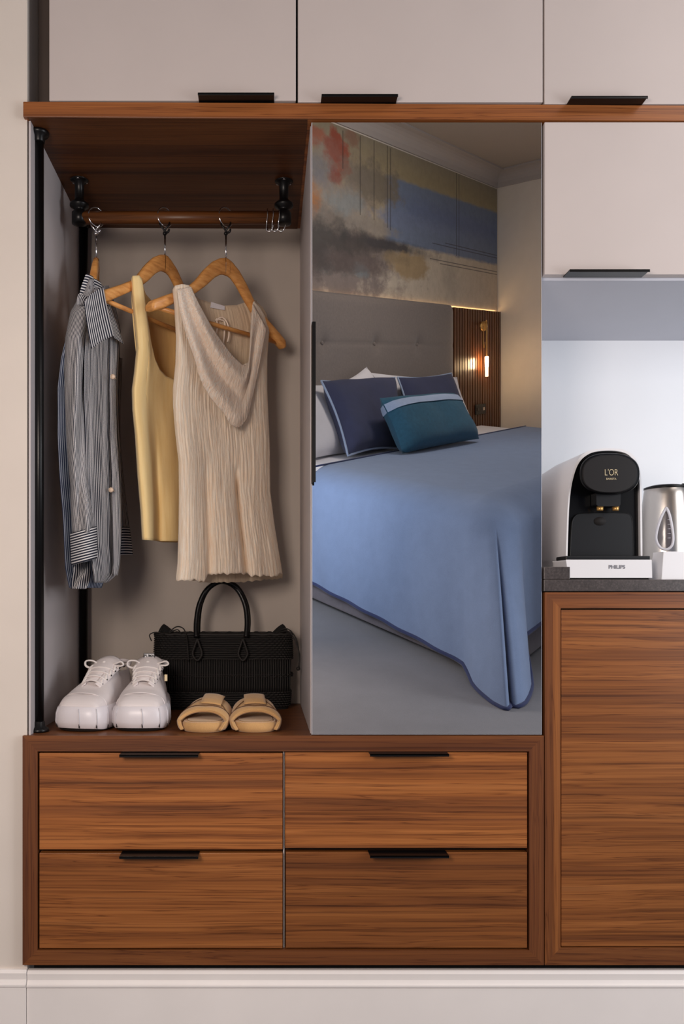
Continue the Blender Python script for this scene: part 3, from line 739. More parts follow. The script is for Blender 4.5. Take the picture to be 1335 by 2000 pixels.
def hanger(stem_px, tip_px, top_row, label, ring_mat='chrome', k_=1.0):
    f = Frame(stem_px, tip_px); zt = ZZ(top_row, RY)     # top of the wooden neck
    t = thing('clothes_hanger', label, 'hanger', (f.c.x, f.c.y, zt), 'wooden hangers on the rail')
    # outline of the wooden body in (s, z), relative to zt, flattened shaped arms
    up = [(-.2225, -.163), (-.2175, -.153), (-.192, -.139), (-.147, -.115), (-.113, -.095), (-.092, -.075), (-.068, -.044), (-.043, -.019), (-.019, -.004), (-.006, 0)]
    lo = [(-.2215, -.176), (-.214, -.178), (-.190, -.168), (-.147, -.142), (-.113, -.121), (-.092, -.107), (-.066, -.086), (-.038, -.058), (-.018, -.045), (-.006, -.042)]
    def arm(sgn):
        mb = MB()
        def g(u, v):
            u = u ** 1.5; i = u * (len(up) - 1); k = min(int(i), len(up) - 2); fr = i - k
            a = [up[k][j] + (up[k + 1][j] - up[k][j]) * fr for j in (0, 1)]; c = [lo[k][j] + (lo[k + 1][j] - lo[k][j]) * fr for j in (0, 1)]
            ang = 2 * math.pi * v; m_ = ((a[0] + c[0]) / 2, (a[1] + c[1]) / 2); r = math.dist(a, c) / 2
            th = (.0065 + .008 * (1 - u)) * (min(1, u / .02) ** .5); r *= min(1, u / .02) ** .5
            ca, sa = math.cos(ang), math.sin(ang)
            ca2 = math.copysign(abs(ca) ** .6, ca); sa2 = math.copysign(abs(sa) ** .6, sa)
            curve = .022 * (1 - u) ** 1.6
            return f.p(k_ * sgn * (m_[0] + (a[0] - c[0]) / 2 * ca2), zt + m_[1] + r * ca2, -curve + th * sa2)
        mb.grid(40, 16, g); return mb
    mb = arm(1); m2 = arm(-1); mb.add(m2.v, m2.f, True)
    def gc(u, v):   # crown
        a = 2 * math.pi * v; ca, sa = math.cos(a), math.sin(a)
        return f.p(-.0065 + .013 * u, zt - .021 + .021 * math.copysign(abs(ca) ** .6, ca), .0085 * math.copysign(abs(sa) ** .6, sa))
    mb.grid(6, 16, gc)
    build('wooden_body', mb, M['hwood'], t, recalc=True)
    build('trouser_bar', MB().tube([f.p(-.200 * k_, zt - .164, -.018), f.p(0, zt - .168, -.012), f.p(.200 * k_, zt - .164, -.018)], .0055, 12), M['hwood'], t)
    build('stem', MB().tube([f.p(0, zt - .004), f.p(0, RZ - .042)], .0022, 10), M['chrome'], t)
    # anti-theft ring: closed ring round the rail, with a small dark clip that grips the stem's ball
    ring = [Vector((f.c.x + .003 * math.sin(a), RY + .0215 * math.sin(a), RZ + .002 + .0235 * math.cos(a))) for a in [2 * math.pi * k / 28 for k in range(28)]]
    tw = math.radians(50)
    ring = [Vector((f.c.x + (q.y - RY) * math.sin(tw), RY + (q.y - RY) * math.cos(tw), q.z)) for q in ring]
    rg = build('ring', MB().tube(ring, .0017, 8, closed=True), M[ring_mat], t)
    mb = MB()
    for s in (-1, 1):
        mb.tube(crs([Vector((f.c.x + s * .012, RY - .006, RZ - .014)), Vector((f.c.x + s * .010, RY - .012, RZ - .024)), Vector((f.c.x + s * .003, RY - .010, RZ - .032)), Vector((f.c.x - s * .002, RY - .006, RZ - .040))], 8), .0022, 8)
    mb.ball(Vector((f.c.x, RY - .003, RZ - .0405)), .0052, 6)
    mb.tube(crs([Vector((f.c.x + .002, RY - .008, RZ - .040)), Vector((f.c.x + .009, RY - .011, RZ - .040)), Vector((f.c.x + .012, RY - .012, RZ - .033))], 6), [.003, .003, .003, .003, .0028, .0025, .002], 8)
    build('clip', mb, M['black' if ring_mat == 'chrome' and stem_px > 200 else 'chrome'], t)
    return f, zt
f1, zt1 = hanger(188, 176, 505, 'wooden hanger seen end-on inside the striped shirt, nearest the left wall', 'chrome', .66)
f2, zt2 = hanger(322, 198, 499, 'wooden hanger in the middle of the rail, carrying the yellow tank top')
f3, zt3 = hanger(441, 300, 505, 'wooden hanger at the right of the row, carrying the cream crinkled top')
for k, x in enumerate((522, 533, 545)):
    c = Vector((XX(x, RY), RY, RZ)); mb = MB()
    pts = [c + Vector((.003 * math.sin(a), .0205 * math.sin(a), .0215 * math.cos(a))) for a in [math.radians(-215 + 230 * j / 24) + 0 for j in range(25)]]
    tail = [pts[-1]] ; q = c + Vector((0, 0, 0))
    pts = [c + Vector((-.003, -.010, -.030)), c + Vector((-.002, -.0185, -.018))] + [c + Vector((0, -.0205 * math.cos(math.radians(a)), .0205 * math.sin(math.radians(a)))) for a in range(-10, 190, 12)] + \
          [c + Vector((0, .019, -.012)), c + Vector((.001, .010, -.026)), c + Vector((.002, -.002, -.036)), c + Vector((.008, -.010, -.0375)), c + Vector((.013, -.013, -.030)), c + Vector((.015, -.014, -.022))]
    mb.tube(crs(pts, 60), .0014, 8); mb.tube(crs([c + Vector((-.003, -.010, -.030)), c + Vector((-.001, -.009, -.036)), c + Vector((.007, -.010, -.038))], 8), .0024, 8)
    o = build('hanger_hook', mb, M['chrome'])
    tag(o, ('left', 'middle', 'right')[k] + ' one of the three empty steel hooks at the right end of the rail', 'hook', 'empty steel hooks on the rail')

# ================================================================ CLOTHES
def cloth_mat(name, lo, hi, wr, freq=900, strength=.5, trans=.12, dist=.002):
    m, nt, b = new_mat(name); tc = coords(nt, wr, out='UV'); f = noise_n(nt, tc, 1.0, 5, .65)
    g = noise_n(nt, coords(nt), freq, 2, .6)
    big = noise_n(nt, coords(nt), 9, 3, .5)
    c = ramp(nt, f, [(.32, lo), (.62, hi)])
    nt.links.new(mix(nt, .25, c, ramp(nt, g, [(.3, (.86, .85, .84, 1)), (.7, (1, 1, 1, 1))]), 'MULTIPLY'), b.inputs['Base Color'])
    b.inputs['Roughness'].default_value = .9; b.inputs['Sheen Weight'].default_value = .15
    h = math_n(nt, 'ADD', f, math_n(nt, 'MULTIPLY', g, .2))
    n = N(nt, 'ShaderNodeBump'); n.inputs['Strength'].default_value = strength; n.inputs['Distance'].default_value = dist
    nt.links.new(h, n.inputs['Height']); nt.links.new(n.outputs[0], b.inputs['Normal'])
    return m
M['cream'] = cloth_mat('cream_crinkle', srgb(248, 218, 186), srgb(255, 242, 224), (130, 14, 1), 700, .75, dist=.006)
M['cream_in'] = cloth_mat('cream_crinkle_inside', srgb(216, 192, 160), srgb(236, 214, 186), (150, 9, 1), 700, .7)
M['cowl'] = cloth_mat('cream_cowl', srgb(253, 220, 190), srgb(255, 242, 228), (150, 10, 1), 700, .9, dist=.006)
M['yellow'] = cloth_mat('yellow_jersey', srgb(242, 208, 142), srgb(250, 222, 162), (14, 3, 1), 1100, .15)
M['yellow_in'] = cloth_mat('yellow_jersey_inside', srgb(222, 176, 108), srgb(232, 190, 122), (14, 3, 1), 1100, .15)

def panel(f, top, bottom, left, right, fold, n0, nu=110, nv=70, uvs=(1, 1), rag=0):
    """cloth sheet hanging in the hanger's plane: outlines as pixel tables, fold(u, v) its relief in metres"""
    def g(u, v):
        yt = lin(top, u); yb = lin(bottom, u); row = yt + (yb - yt) * v
        if rag: row += rag * v ** 30 * noise.noise(Vector((u * 26, 0, 3)))
        xl, xr = lin(left, row), lin(right, row); x = xl + (xr - xl) * u
        return f.px(x, row, n0 + fold(u, v))
    return MB().grid(nu, nv, g, uv=lambda u, v: (u * uvs[0], v * uvs[1]))
def ut(pts, left, right):   # pixel curve -> (u, row) table
    return [((x - lin(left, y)) / (lin(right, y) - lin(left, y)), y) for x, y in pts]

# ---- cream crinkled top on the right hanger
L3 = [(555, 336), (600, 341), (660, 344), (710, 343), (760, 338), (790, 338), (850, 343), (900, 349), (960, 350), (1030, 349), (1100, 347), (1138, 343)]
R3 = [(555, 520), (590, 508), (610, 519), (640, 527), (655, 524), (700, 521), (760, 521), (870, 526), (960, 527), (1030, 536), (1090, 546), (1122, 551)]
topc = [(336, 566), (342, 558), (355, 555), (368, 557), (374, 566), (384, 586), (398, 612), (414, 640), (430, 664), (448, 690), (464, 705), (474, 712), (484, 708), (488, 690), (489, 660), (490, 625), (492, 597), (496, 588), (504, 597), (514, 612), (522, 626), (528, 640)]
T3 = ut(topc, L3, R3); T3[0] = (0, T3[0][1])
B3 = [(0, 1133), (.08, 1134), (.16, 1133), (.27, 1136), (.29, 1122), (.45, 1121), (.65, 1120), (.70, 1124), (.9, 1126), (1, 1122)]
def fold3(u, v):
    r = 0
    r += .013 * math.exp(-((u - .10 - .02 * v) / .10) ** 2) * (.3 + .7 * v)              # left roll
    r += -.014 * math.exp(-((u - .29 - .02 * v) / .035) ** 2) * sstep(.45, .9, v)
    r += .016 * math.exp(-((u - .50) / .13) ** 2) * sstep(.3, 1, v)
    r += -.026 * math.exp(-((u - .66 + .06 * (1 - v)) / .025) ** 2) * sstep(.48, .62, v)
    r += .014 * math.exp(-((u - .78) / .08) ** 2) * sstep(.35, 1, v)
    r += -.02 * (max(0, u - .9) / .1) ** 2 - .014 * (max(0, .05 - u) / .05) ** 2
    r += .0026 * noise.noise(Vector((u * 55, v * 9, 1))) + .004 * noise.noise(Vector((u * 8, v * 3, 4)))
    return r
z3 = ZZ(1136, .2)
t3 = thing('sleeveless_top', 'cream crinkled sleeveless top with a draped cowl neck on the right hanger', 'top', f3.p(0, z3))
build('front', panel(f3, T3, B3, L3, R3, fold3, .012, 170, 120, (1, 1), 5), M['cream'], t3, solid=.0012, recalc=False)
# back panel: seen inside the neckline and below the hem
L3b = [(x, y + 1) for x, y in L3]; L3b = [(a, b_ + 3) for a, b_ in L3]
topb = [(345, 572), (372, 572), (388, 584), (410, 591), (436, 597), (462, 596), (486, 588), (500, 586), (512, 600), (530, 640)]
T3b = ut(topb, L3b, R3)
def fold3b(u, v): return .003 * math.sin(u * 17) * v + .0012 * noise.noise(Vector((u * 40, v * 5, 8)))
bk = [(0, 1128), (.2, 1136), (.3, 1138), (.6, 1137), (.8, 1133), (1, 1130)]
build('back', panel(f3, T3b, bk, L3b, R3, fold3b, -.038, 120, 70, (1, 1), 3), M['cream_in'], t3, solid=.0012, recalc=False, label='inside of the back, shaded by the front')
# cowl: two soft folds falling from the straps
inner = [(372, 560), (384, 586), (398, 612), (414, 640), (432, 666), (452, 692), (466, 706), (476, 713), (484, 709), (488, 690), (489, 655), (490, 622), (493, 594)]
outer = [(345, 566), (352, 610), (366, 660), (381, 704), (392, 742), (412, 778), (436, 806), (450, 828), (464, 835), (474, 828), (484, 810), (500, 740), (520, 640)]
def cowl(u, v):
    a = cr([Vector((x, y, 0)) for x, y in inner], u); b_ = cr([Vector((x, y, 0)) for x, y in outer], u)
    q = a.lerp(b_, v); k = math.sin(math.pi * u) ** .8
    r = .004 + k * (.030 * math.sin(math.pi * min(1, v * 1.9)) ** 1.0 * (v < .53) + .022 * math.sin(math.pi * max(0, v - .50) / .5 * .5 + (0 if v > .5 else 0)) * (v >= .5))
    r = .006 + k * (.026 * math.exp(-((v - .22) / .17) ** 2) + .024 * math.exp(-((v - .80) / .20) ** 2) - .004 * math.exp(-((v - .52) / .08) ** 2)) + k * .012 * v
    r += .0028 * noise.noise(Vector((u * 75, v * 7, 2))) + .003 * noise.noise(Vector((u * 9, v * 3, 7)))
    return f3.px(q.x, q.y + (3 * noise.noise(Vector((u * 22, 1, 1))) if v > .98 else 0), .016 + r)
build('cowl', MB().grid(130, 44, cowl), M['cowl'], t3, solid=.0012, recalc=False)
# neck label and drawstring loops
q = [f3.px(x, y, -.034) for x, y in ((412, 590), (438, 598), (438, 606), (410, 601))]
build('neck_label', MB().add(q + [v + f3.n * .0012 for v in q], [(0, 1, 2, 3), (4, 7, 6, 5), (0, 3, 7, 4), (1, 5, 6, 2), (0, 4, 5, 1), (2, 6, 7, 3)]), M['sheet'], t3, label='small white woven label')
mb = MB()
for pts in (((420, 626), (434, 620), (444, 632), (447, 652), (444, 668)), ((424, 624), (438, 628), (438, 650), (436, 672)), ((423, 622), (424, 640), (420, 662))):
    mb.tube(crs([f3.px(x, y, -.028 + .002 * i) for i, (x, y) in enumerate(pts)], 16), .0019, 7)
build('drawstring', mb, M['cowl'], t3)

# ---- yellow tank top on the middle hanger
L2 = [(538, 256), (570, 257), (620, 262), (680, 267), (730, 262), (760, 258), (800, 259), (850, 264), (930, 269), (1000, 275), (1058, 278)]
R2 = [(538, 380), (600, 400), (700, 410), (800, 405), (900, 405), (1058, 400)]
tp = [(255, 546), (259, 539), (271, 538), (277, 546), (280, 570), (284, 600), (290, 640), (295, 672), (302, 700), (312, 722), (324, 735), (338, 741), (352, 738), (366, 720), (376, 680), (384, 640), (392, 625), (400, 640)]
T2 = ut(tp, L2, R2); T2[0] = (0, T2[0][1])
def fold2(u, v):
    return .012 * math.exp(-((u - .12) / .09) ** 2) * (.2 + .8 * v) - .010 * math.exp(-((u - .27) / .05) ** 2) * sstep(.2, .8, v) + .006 * math.sin(u * 14 + v) * v - .02 * (max(0, .04 - u) / .04) ** 2 + .004 * noise.noise(Vector((u * 6, v * 3, 2)))
t2 = thing('tank_top', 'pale yellow ribbed tank top hanging behind the cream top on the middle hanger', 'top', f2.p(0, z3))
build('front', panel(f2, T2, [(0, 1054), (.3, 1057), (1, 1058)], L2, R2, fold2, .012, 120, 80), M['yellow'], t2, solid=.0012, recalc=False)
tb2 = [(262, 556), (278, 556), (284, 575), (296, 588), (318, 600), (345, 606), (372, 600), (396, 640)]
L2b = [(a, b_ + (3 if a < 700 else 1)) for a, b_ in L2]
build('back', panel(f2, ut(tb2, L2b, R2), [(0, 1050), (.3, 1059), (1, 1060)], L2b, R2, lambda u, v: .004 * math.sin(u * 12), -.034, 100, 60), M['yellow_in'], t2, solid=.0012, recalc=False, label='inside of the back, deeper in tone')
build('armhole_strap', MB().tube(crs([f2.px(x, y, -.012) for x, y in ((257, 560), (259, 600), (262, 640), (266, 680), (269, 705), (266, 730))], 20), .0022, 7, flat=.6), M['yellow'], t2)

# ---- striped shirt on the left hanger
def stripes(name, freq, light=(226, 216, 208), dark=(30, 38, 58)):
    m, nt, b = new_mat(name); uv = N(nt, 'ShaderNodeTexCoord').outputs['UV']; sp = N(nt, 'ShaderNodeSeparateXYZ'); nt.links.new(uv, sp.inputs[0])
    wob = math_n(nt, 'MULTIPLY', math_n(nt, 'SUBTRACT', noise_n(nt, coords(nt, (30, 6, 1), out='UV'), 1.0, 2), .5), .0035)
    x = math_n(nt, 'MULTIPLY', math_n(nt, 'ADD', sp.outputs[0], wob), freq); fr = math_n(nt, 'FRACT', x)
    d = math_n(nt, 'ABSOLUTE', math_n(nt, 'SUBTRACT', fr, .5))
    c = ramp(nt, d, [(.18, srgb(*light)), (.25, srgb(*dark))])
    nt.links.new(c, b.inputs['Base Color']); b.inputs['Roughness'].default_value = .85
    bump(nt, b, noise_n(nt, coords(nt), 60, 4), .35, .004)
    return m
M['st'] = stripes('navy_white_stripes', 165, (216, 212, 212), (16, 24, 44))
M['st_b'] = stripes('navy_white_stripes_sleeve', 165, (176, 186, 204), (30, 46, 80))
def PS(x, r, y): return P(x, r, y - .05)
def quad(rows, depth, wf, nu=40, nv=80, fold=None, uoff=0, horiz=False, ubow=0):
    """sheet between two pixel curves; rows: (row, left px, right px); depth(u,v) metres; uv in metres so the stripes keep their width"""
    r0, r1 = rows[0][0], rows[-1][0]
    L = [(a, b_) for a, b_, c in rows]; R = [(a, c) for a, b_, c in rows]
    def g(u, v):
        row = r0 + (r1 - r0) * v; xl, xr = lin(L, row), lin(R, row)
        p = PS(xl + (xr - xl) * u, row + ubow * math.sin(math.pi * u), depth(u, v))
        if fold: p = p + Vector((0, -1, 0)) * fold(u, v)
        return p
    H = (r1 - r0) / 850
    return MB().grid(nu, nv, g, uv=lambda u, v: ((v * H, u * wf) if horiz else (uoff + u * wf, v * H)))
ts = thing('striped_shirt', 'long-sleeved navy and white striped shirt on the left hanger', 'shirt', Vector((f1.c.x, f1.c.y, ZZ(1148, .2))))
# back and side of the body: leftmost layer
body_back = [(640, 134, 200), (700, 120, 205), (760, 114, 205), (850, 114, 205), (930, 118, 205), (1000, 124, 205), (1060, 127, 206), (1110, 130, 208), (1148, 137, 196)]
build('back', quad(body_back, lambda u, v: .20 + .10 * u, .16, fold=lambda u, v: .012 * math.sin(u * 9 + v * 2) + .004 * noise.noise(Vector((u * 8, v * 6, 0)))), M['st_b'], ts, solid=.0012, recalc=False)
# front panel with placket
body_front = [(560, 176, 212), (600, 172, 226), (650, 168, 236), (700, 166, 234), (760, 166, 232), (840, 168, 233), (930, 170, 238), (1000, 172, 240), (1060, 174, 239), (1100, 180, 237), (1120, 184, 233), (1138, 188, 214)]
def ff(u, v): return .022 * math.sin(u * 7.5 + .7) * (.4 + .6 * v) + .009 * math.sin(u * 21 + v * 5) * sstep(.1, .6, v) + .005 * noise.noise(Vector((u * 7, v * 7, 3)))
build('front', quad(body_front, lambda u, v: .13 + .16 * u, .19, 60, 110, ff), M['st'], ts, solid=.0012, recalc=False)
pl = [(655, 214, 232), (760, 214, 229), (860, 216, 231), (940, 219, 236), (1040, 221, 238), (1100, 222, 236), (1124, 222, 232)]
build('placket', quad(pl, lambda u, v: .238 + .03 * u, .04, 8, 80, lambda u, v: .016 * math.sin((.75 + u * .2) * 7.5 + .7) * (.4 + .6 * v) + .004), M['st'], ts, solid=.001, recalc=False)
for (x, y) in ((220.5, 736), (217, 957)):
    c = PS(x, y, .215); mb = MB().tube([c + Vector((-.001, -.0035, 0)), c + Vector((.0, .0, 0))], [.0056, .0062], 16); mb.tube([c + Vector((.001, .0, 0)), c + Vector((.003, .02, 0))], .002, 6)
    build('button', mb, plain('shell_button', srgb(226, 200, 176), .25), ts, label='pearly shell button')
# near sleeve: flattened tube from the shoulder to the turned cuff
sl = [(545, 172, 180), (575, 158, 184), (610, 138, 178), (660, 128, 168), (720, 126, 164), (800, 128, 164), (880, 132, 166), (950, 138, 172), (1010, 140, 182), (1040, 142, 184)]
Ls = [(a, b_) for a, b_, c in sl]; Rs = [(a, c) for a, b_, c in sl]
def sleeve(u, v):
    row = 545 + 495 * v; xl, xr = lin(Ls, row), lin(Rs, row); a = 2 * math.pi * u
    cx, r = (xl + xr) / 2, (xr - xl) / 2
    y = .085 + .075 * (1 - v * .35) - .06 * math.sin(a) * min(1, v / .15 + .3) + (.010 * math.sin(u * 25 + v * 9) + .008 * noise.noise(Vector((math.cos(6.28 * u) * 2, math.sin(6.28 * u) * 2, v * 7)))) * sstep(.05, .5, v)
    return PS(cx - r * math.cos(a), row, y)
build('sleeve', MB().grid(72, 90, sleeve, uv=lambda u, v: (u * .30, v * .58), closeu=True), M['st'], ts, solid=.001, recalc=False)
cf = [(1032, 139, 186), (1060, 140, 187), (1085, 141, 188), (1104, 143, 188)]
Lc = [(a, b_) for a, b_, c in cf]; Rc = [(a, c) for a, b_, c in cf]
def cuff(u, v):
    a = 2 * math.pi * u; row = 1036 + 62 * v; cx, r = (lin(Lc, row) + lin(Rc, row)) / 2, (lin(Rc, row) - lin(Lc, row)) / 2 + 1.2
    row2 = row + 7 * math.cos(a) - 1
    return PS(cx - r * math.cos(a), row2, .125 - .055 * math.sin(a) - .003 * math.sin(math.pi * v))
build('cuff', MB().grid(48, 14, cuff, uv=lambda u, v: (v * .075, u * .2), closeu=True), M['st'], ts, solid=.0015, recalc=False, label='turned-back cuff with crosswise stripes')
# curled corner of the shirt tail under the cuff
tail = [(1098, 146, 178), (1118, 144, 176), (1136, 139, 172), (1150, 137, 168)]
build('tail', quad(tail, lambda u, v: .15 + .02 * u, .06, 16, 16, lambda u, v: .01 * math.sin(u * 8 + v * 4)), M['st'], ts, solid=.001, recalc=False)
# far sleeve and its cuff
fs = [(700, 225, 238), (800, 226, 234), (870, 228, 235), (930, 232, 240), (1000, 236, 248), (1034, 234, 252)]
build('sleeve', quad(fs, lambda u, v: .36 + .03 * u, .05, 12, 60, lambda u, v: .012 * math.sin(math.pi * u)), M['st'], ts, solid=.001, recalc=False)
cf2 = [(1030, 232, 252), (1058, 233, 256), (1084, 234, 259)]
build('cuff', quad(cf2, lambda u, v: .345 + .03 * u, .07, 16, 16, lambda u, v: .015 * math.sin(math.pi * u), horiz=True), M['st'], ts, solid=.0015, recalc=False, label='far cuff with crosswise stripes')
# shoulder yoke, collar stand and collar leaves
yk = [(572, 158, 182), (600, 148, 184), (630, 142, 186), (660, 140, 186)]
def leaf(name, pts, dep, uvw, thick=.0016):
    """collar leaf: quad of four pixel corners TL TR BR BL"""
    q = [PS(x, y, d) for (x, y), d in zip(pts, dep)]
    def g(u, v):
        p = q[0].lerp(q[1], u).lerp(q[3].lerp(q[2], u), v)
        return p + Vector((-.2, -1, 0)).normalized() * (.010 * math.sin(math.pi * u) * (1 - v * .5) + .004 * math.sin(math.pi * v))
    build(name, MB().grid(18, 18, g, uv=lambda u, v: uvw(u, v)), M['st'], ts, solid=thick, recalc=False)
leaf('collar_stand', [(168, 537), (181, 541), (190, 592), (154, 578)], [.14, .17, .16, .12], lambda u, v: (v * .05, u * .05))
leaf('collar_leaf', [(153, 575), (186, 588), (170, 598), (150, 596)], [.10, .13, .10, .08], lambda u, v: (u * .05, v * .03))
leaf('collar_leaf', [(164, 590), (201, 562), (221, 656), (178, 681)], [.075, .14, .16, .095], lambda u, v: (u * .065, v * .1))
leaf('collar_leaf', [(184, 552), (202, 560), (241, 672), (222, 660)], [.22, .23, .25, .22], lambda u, v: (u * .04, v * .1))
leaf('collar_leaf', [(181, 545), (196, 552), (212, 600), (186, 592)], [.20, .22, .22, .17], lambda u, v: (v * .05, u * .05))
# ================================================================ ON THE BENCH
def shoe_frame(px, y, yaw):
    c = Vector((XX(px, y), y, Z1)); a = math.radians(yaw)
    d = Vector((math.sin(a), math.cos(a), 0)); s = Vector((math.cos(a), -math.sin(a), 0))
    return lambda x, l, z: c + s * x + d * l + Vector((0, 0, z))   # x sideways, l from toe to heel
M['leather'] = plain('white_leather', srgb(224, 215, 214), .42, var=.015, bs=.05, bscale=700)
M['rubber'] = plain('white_rubber_sole', srgb(222, 216, 220), .35, var=.01)
M['lace'] = fabric('white_lace', srgb(240, 232, 228), (900, 900), .3, .03)
M['sole_dark'] = plain('dark_outsole', srgb(30, 26, 26), .7)
M['lining'] = plain('shoe_lining', srgb(196, 186, 180), .9)
def sneaker(px, y, yaw, flip, label):
    S = shoe_frame(px, y, yaw); t = thing('sneaker', label, 'shoe', S(0, .14, 0), 'pair of white platform sneakers')
    LN = .285
    wid = [(0, .010), (.0012, .024), (.005, .038), (.012, .0485), (.022, .055), (.04, .0600), (.07, .0620), (.11, .059), (.16, .051), (.21, .046), (.25, .042), (.27, .034), (.281, .020), (LN, .0)]
    def foot(u, l0=0, k=1.0):   # outline half width at length l
        return lin(wid, u)
    # outline loop
    def outline(n, grow, g2=0):
        pts = []
        for i in range(n):
            a = 2 * math.pi * i / n; l = LN / 2 - math.cos(a) * LN / 2
            wl = lin([(q, w_) for q, w_ in wid], l); sn = math.sin(a)
            ww = max(0, wl + grow) * (1 if sn >= 0 else -1)
            pts.append((ww, l + (-grow if l < LN / 2 else grow) * abs(math.cos(a))))
        return pts
    n = 96; rings = []
    for h, gr in ((.0045, -.002), (.010, .001), (.022, .003), (.040, .002), (.052, -.001), (.056, -.004)):
        rings.append([S(x, l, h + (.006 * sstep(.20, .285, l)) + (.004 * (1 - sstep(0, .035, l)) if h < .02 else 0)) for x, l in outline(n, gr)])
    mb = MB(); vs = [p for r in rings for p in r]
    mb.add(vs, [(j * n + i, j * n + (i + 1) % n, (j + 1) * n + (i + 1) % n, (j + 1) * n + i) for j in range(5) for i in range(n)], True)
    mb.add(rings[0], [list(range(n))]); mb.add(rings[-1], [list(range(n))])
    sole = build('platform_sole', mb, M['rubber'], t)
    # cut-in flutes round the toe of the sole
    gm = MB()
    for i in range(0, n, 6):
        if not (i <= 24 or i >= 72): continue
        a, b_ = rings[1][i], rings[4][i]; m_ = rings[2][i]
        c = S(0, .10, .03); o_ = (Vector((m_.x - c.x, m_.y - c.y, 0))).normalized() * .0012
        gm.tube([a + o_ * .4, m_ + o_ * .5, rings[3][i] + o_ * .5, b_ + o_ * .3], .0010, 6)
    build('sole_groove', gm, M['whitegrey'], sole, kind='stuff')
    gm = MB()
    for i in range(0, n, 6):
        if not (i <= 24 or i >= 72): continue
        a = rings[1][i]; c = S(0, .10, .03); o_ = (Vector((a.x - c.x, a.y - c.y, 0))).normalized()
        gm.tube([a + Vector((0, 0, -.004)), a + Vector((0, 0, .004)) + o_ * .001], .0014, 6)
    build('tread_notch', gm, M['sole_dark'], sole, kind='stuff')
    gl = [S(x, l, .0016) for x, l in outline(n, -.007)]; gl2 = [S(x, l, .0062) for x, l in outline(n, -.003)]
    mb = MB().add(gl + gl2, [list(range(n)), list(range(2 * n - 1, n - 1, -1))] + [(i, (i + 1) % n, (i + 1) % n + n, i + n) for i in range(n)])
    build('outsole', mb, M['sole_dark'], t, label='dark underside of the sole')
    # upper: loft of cross sections
    hts = [(0, .050), (.0015, .056), (.005, .063), (.011, .070), (.022, .077), (.04, .083), (.06, .089), (.10, .108), (.14, .127), (.17, .137), (.20, .134), (.24, .132), (.27, .136), (LN, .126)]
    uw = [(0, .020), (.004, .032), (.010, .042), (.020, .0490), (.04, .0545), (.07, .0565), (.11, .0535), (.16, .046), (.21, .041), (.25, .038), (.275, .030), (LN, .014)]
    def up(u, v):
        l = .0075 + (LN - .010) * u ** 1.35; W_ = lin(uw, l); H = lin(hts, l - .0075); a = math.pi * v
        sx = math.cos(a); sx = math.copysign(abs(sx) ** .62, sx); sz = math.sin(a) ** (.75)
        top = 1 - .30 * sstep(.07, .15, l)
        x = -W_ * sx * (1 - (1 - top) * sz); z = .048 + (H - .048) * sz
        if l > .165: z = min(z, H - .010 + .012 * abs(sx))        # open collar
        return S(x, l, z)
    def skip(u, v): return u ** 1.35 > .62 and u ** 1.35 < .93 and .30 < v < .70
    build('upper', MB().grid(60, 48, up, skip=skip), M['leather'], t, solid=.002, recalc=True)
    # foxing seam over the toe
    tp = [S(lin(uw, .036) * 1.03 * math.cos(math.pi * (k / 24)), .036 + .012 * abs(math.cos(math.pi * k / 24)), .052 + (lin(hts, .036) - .050) * math.sin(math.pi * k / 24) ** .75) for k in range(25)]
    build('toe_seam', MB().tube(tp, .0012, 6), M['leather'], t)
    # tongue
    def tg(u, v):
        l = .088 + .105 * v; x = (u - .5) * (.040 + .022 * v); H = lin(hts, l)
        return S(x, l + .006 * (1 - (2 * u - 1) ** 2), H + .004 + .015 * v ** 2 - .012 * (2 * u - 1) ** 2)
    build('tongue', MB().grid(14, 20, tg), M['leather'], t, solid=-.004, recalc=False)
    # eyestays
    for s in (-1, 1):
        def es(u, v, s=s):
            l = .078 + .095 * v; H = lin(hts, l); x = s * (.012 + .008 * v + .016 * u)
            return S(x, l, H + .0022 - .012 * u ** 1.6 - .001)
        build('eyestay', MB().grid(6, 16, es), M['leather'], t, solid=-.0022, recalc=False)
    # laces
    for k in range(5):
        l = .086 + .0185 * k; H = lin(hts, l); hw = .021 + .0028 * k
        pts = [S(-hw - .004, l + .004, H - .004), S(-hw * .7, l, H + .0035), S(0, l - .002, H + .0065), S(hw * .7, l, H + .0035), S(hw + .004, l + .004, H - .004)]
        build('lace', MB().tube(crs(pts, 16), .0040, 8, flat=.45), M['lace'], t)
    for k in range(4):
        l = .086 + .0185 * k; H = lin(hts, l); hw = .021 + .0028 * k
        for s in (-1, 1):
            mb = MB(); mb.tube(crs([S(s * (hw + .003), l + .004, H - .002), S(s * (hw + .001), l + .010, H + .005), S(s * (hw - .001), l + .018, H + .009)], 6), .0032, 8, flat=.5)
            build('lace_crossing', mb, M['lace'], t)
    H = lin(hts, .168)
    for k in range(5):
        l = .086 + .0185 * k; H = lin(hts, l); hw = .021 + .0028 * k
        for s in (-1, 1): build('eyelet', MB().ball(S(s * (hw + .0045), l + .0055, H - .0035), .0026, 5), M['sole_dark'], t)
    mb = MB()
    for s in (-1, 1):
        big = 1.25 if s == flip else .75
        base = S(s * .018, .168, H + .004)
        if big > 1: pts = [S(s * .016, .166, H + .004), S(s * .030, .160, H + .013), S(s * .046, .158, H + .012), S(s * .048, .160, H + .001), S(s * .036, .162, H - .004), S(s * .018, .165, H + .002)]
        else: pts = [S(s * .016, .166, H + .004), S(s * .030, .160, H + .008), S(s * .044, .158, H + .012), S(s * .050, .158, H + .006), S(s * .043, .159, H + .002), S(s * .022, .163, H + .002)]
        mb.tube(crs(pts, 24), .0034, 8, flat=.6)
    mb.ball(S(0, .160, H + .008), .006, 6)
